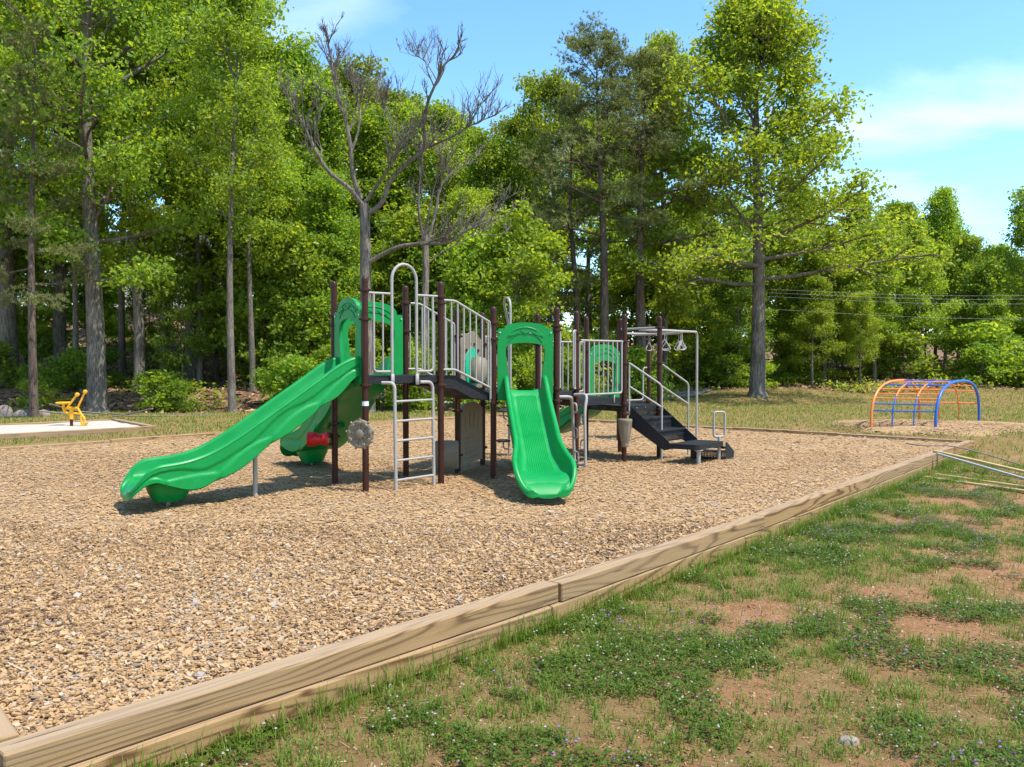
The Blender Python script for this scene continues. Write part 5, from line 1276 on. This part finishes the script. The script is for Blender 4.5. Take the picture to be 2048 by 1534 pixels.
x, y = scatter(130000, -4, 12, 2.6, 16); k_ = visible(x, y, .8) & (edge_dist(x, y) > .19) & (nr.random(len(x)) < .55 - .4 * np.clip((clover_mask(x, y) - .5) / .1, 0, 1)); x, y = x[k_][:42000], y[k_][:42000]
flat_stuff('straw', x, y, .036, .05, 'straw', 'dry straw bits lying on the bare reddish soil', .16)
x, y = scatter(110000, -4, 12, 2.6, 15); k_ = visible(x, y, .8) & (edge_dist(x, y) > .2); x, y = x[k_][:44000], y[k_][:44000]
flat_stuff('soil_crumbs', x, y, .012, .7, 'straw', 'small stones and wood bits on the bare soil', .5, .006, 0, .9)
# far lawn
x, y = lawn_pts(150000, -20, 24, 15.5, 40, .40, .2); x, y = x[:62000], y[:62000]; n = len(x)
blades('grass', x, y, nr.uniform(.05, .11, n), nr.uniform(.006, .011, n), nr.uniform(.3, 1.0, n), nr.normal(.55, .24, n), 'grass', 'grass of the field beyond the pit')
# leaf litter and low green growth on the wood floor
x, y = scatter(90000, -32, 26, 27, 52); k_ = visible(x, y, 2) & (forest_mask(x, y) > .45) ; x, y = x[k_][:34000], y[k_][:34000]
flat_stuff('leaf_litter', x, y, .15, .6, 'litter', 'fallen brown leaves on the floor of the wood', .4, .02)
x, y = scatter(60000, -32, 30, 27, 46); g = fbm(x * .45, y * .45, 61); k_ = visible(x, y, 2) & (forest_mask(x, y) > .35) & (g > .52); x, y = x[k_][:16000], y[k_][:16000]
n = len(x); c, t, b = quads(x, y, ground_z(x, y) + nr.uniform(.03, .40, n), .13 * nr.lognormal(0, .3, n), .09 * np.ones(n), .5)
V = np.stack([c - t, c + b, c + t, c - b], 1).reshape(-1, 3)
tag(link('ground_cover', fast_mesh('ground_cover', V, np.arange(n * 4).reshape(-1, 4), M['leaf'], {'rnd': np.repeat(nr.uniform(.3, 1, n), 4)})), 'low green leafy growth on the floor of the wood', kind='stuff')

# ------------------------------------------------------------------ small things
def boulder(name, px, py, zz, w, h, label, seed, group=None, mat='rock'):
    p = at(px, py, z=zz); p = Vector((p.x, p.y, gz(p.x, p.y))); rg = random.Random(seed)
    mb = MB(); n_, m_ = 14, 8; secs = []
    f_ = [rg.uniform(.8, 1.15) for _ in range(n_)]
    for j in range(m_):
        t = j / (m_ - 1); r_ = max(.12, (1 - t ** 2.6) ** .5) * (1 + .05 * rg.uniform(-1, 1))
        secs.append([Vector((p.x + w * r_ * f_[i] * math.cos(2 * PI * i / n_), p.y + w * .7 * r_ * f_[(i + 3) % n_] * math.sin(2 * PI * i / n_), p.z - .05 * h + h * t * (1 + .10 * rg.uniform(-1, 1)))) for i in range(n_)])
    mb.loft(secs); o = obj(name, mb, M[mat], None, smooth=12); tag(o, label, 'rock', group); return o
boulder('boulder', 48, 832, .05, .34, .24, 'pinkish boulder left of the rough barked pine', 2)
boulder('boulder', 88, 831, .05, .24, .22, 'small grey boulder right of the rough barked pine', 4)
boulder('boulder', 8, 832, .05, .3, .4, 'grey boulder at the left edge of the picture', 7)
boulder('rock', 1697, 1482, -.3, .06, .032, 'pale angular stone on the bare soil in the near lawn', 5)
boulder('rock', 1705, 1318, -.3, .022, .022, 'small stone between the clover clumps', 6)
def stick(name, pix, r, label, z=None, Y=None, mat='deadwood', cat='branch'):
    pts = [at(px, py, z=z_) for px, py, z_ in pix]; mb = MB(); mb.tube(fillet(pts, .3, 3), r, 7); return tag(obj(name, mb, M[mat], None), label, cat)
stick('stick', [(1812, 887, .05), (1845, 892, .06), (1900, 890, .07), (1960, 905, -.05), (2042, 930, -.22)], .012, 'long dark stick lying across the far corner of the timbers')
for pix, lb in (((( 78, 822, .35), (140, 828, .25), (190, 832, .1)), 'bare fallen branch beside the foot of the big oak'), (((215, 826, .3), (250, 830, .12), (305, 817, .4)), 'bare crooked fallen branch right of the big oak'),
                (((100, 808, .6), (150, 822, .3), (215, 828, .12)), 'thin fallen branch leaning towards the oak trunk'), (((225, 832, .06), (330, 832, .06), (440, 831, .06)), 'long straight fallen branch on the grass edge left of the slim trunk')):
    stick('fallen_branch', pix, .022, lb)
# boards and poles lying over the far right corner
def board(name, p, q, w, t, mat, label):
    d = (q - p); L_ = d.length; d = d.normalized(); sdv = d.cross(Vector((0, 0, 1))).normalized(); up_ = sdv.cross(d)
    mb = MB(); mb.box((0, 0, 0), (L_, w, t), bevel=min(w, t) * .15); o = obj(name, mb, M[mat], None, smooth=0)
    o.matrix_world = Matrix.Translation((p + q) / 2) @ Matrix((d, -sdv, up_)).transposed().to_4x4(); return tag(o, label, 'board')
board('wooden_board', at(1868, 902, z=.06), at(2090, 953, z=-.20), .09, .04, 'palewood', 'yellowish board leaning on the timber edging, upper one')
board('metal_strip', at(1874, 907, z=.055), at(2090, 969, z=-.22), .06, .03, 'grey', 'grey metal strip leaning on the timber edging beside the yellowish board')
board('wooden_board', at(1850, 946, z=-.26), at(2090, 980, z=-.26), .08, .04, 'palewood', 'thin board lying in the grass, the farther of the pair')
board('wooden_board', at(1838, 953, z=-.26), at(2090, 988, z=-.26), .08, .04, 'palewood', 'thin board lying in the grass, the nearer of the pair')
# bench beyond the pit
bp_ = at(752, 826, z=0); bz_ = gz(bp_.x, bp_.y)
bench = thing('bench', 'small dark bench half hidden behind the slide on the grass edge', 'bench', (bp_.x, bp_.y, bz_))
mb = MB(); mb.box((bp_.x - .4, bp_.y, bz_ + .42), (1.3, .40, .05), bevel=.01); obj('seat', mb, M['black'], bench)
for k_ in range(3):
    mb = MB(); mb.box((bp_.x - .4, bp_.y + .2, bz_ + .55 + .11 * k_), (1.3, .03, .085), bevel=.01); obj('back_slat', mb, M['grey'], bench)
for sx in (-1.0, .2):
    mb = MB(); mb.box((bp_.x + sx, bp_.y - .14, bz_ + .2), (.05, .05, .42)); obj('leg', mb, M['black'], bench)
    mb = MB(); mb.box((bp_.x + sx, bp_.y + .18, bz_ + .42), (.05, .05, .86)); obj('leg', mb, M['black'], bench)
# gravel track beyond the grass
mb = MB(); tk = [(-4.5, 29.0), (-3, 29.1), (0, 29.6), (4, 32.0), (7.2, 36.0), (12, 44.0)]; vs = []
tkf = [p for p in fillet([Vector((*p, 0)) for p in tk], 2.5)]
for i, p in enumerate(tkf):
    d = (tkf[min(i + 1, len(tkf) - 1)] - tkf[max(i - 1, 0)]).normalized(); nn_ = Vector((-d.y, d.x, 0))
    for s in (-.9, -.3, .3, .9):
        q = p + nn_ * s; vs.append((q.x, q.y, gz(q.x, q.y) + .03))
mb.add(vs, [(i * 4 + j, i * 4 + j + 1, (i + 1) * 4 + j + 1, (i + 1) * 4 + j) for i in range(len(tkf) - 1) for j in range(3)])
tag(obj('gravel_path', mb, M['gravel'], None), 'grey gravel track between the grass and the wood', kind='structure')
# house on the hill, mostly hidden by leaves
hx, hy = at(345, 580, Y=62).x, 62.0; hz = gz(hx, hy)
hs = thing('house', 'pale house with grey roof glimpsed high between the trunks on the left', 'house', (hx, hy, hz))
mb = MB(); mb.box((hx, hy, hz + 1.3), (9, 6, 3.2)); obj('wall', mb, M['siding'], hs, smooth=0)
mb = MB(); mb.prism([(-4.9, 2.9), (4.9, 2.9), (3.4, 5.0), (-3.4, 5.0)], (hx, hy, hz), (1, 0, 0), (0, 0, 1), 6.8); obj('roof', mb, M['roof'], hs, smooth=0)
for wx in (-2.8, 0, 2.8):
    mb = MB(); mb.box((hx + wx, hy - 3.02, hz + 1.5), (1.0, .08, 1.4)); wo = obj('window', mb, M['siding'], hs, smooth=0)
    mb = MB(); mb.box((hx + wx, hy - 3.07, hz + 1.5), (.86, .03, 1.26)); obj('pane', mb, M['glass'], wo, smooth=0)
# overhead wires along the field
for i, (y0_, y1_, lb) in enumerate(((583, 590, 'topmost'), (590, 597, 'second'), (598, 607, 'third'), (624, 638, 'lowest'))):
    a_, b_ = at(1640, y0_, Y=36.6), at(2120, y1_, Y=35.6)
    mb = MB(); mb.tube([a_ + (b_ - a_) * t - Vector((0, 0, .10 * math.sin(PI * t))) for t in np.linspace(-.6, 1.3, 24)], .0035, 5)
    tag(obj('overhead_wire', mb, M['rope'], None), lb + ' of the thin overhead wires in front of the woods on the right', 'wire', 'overhead wires')
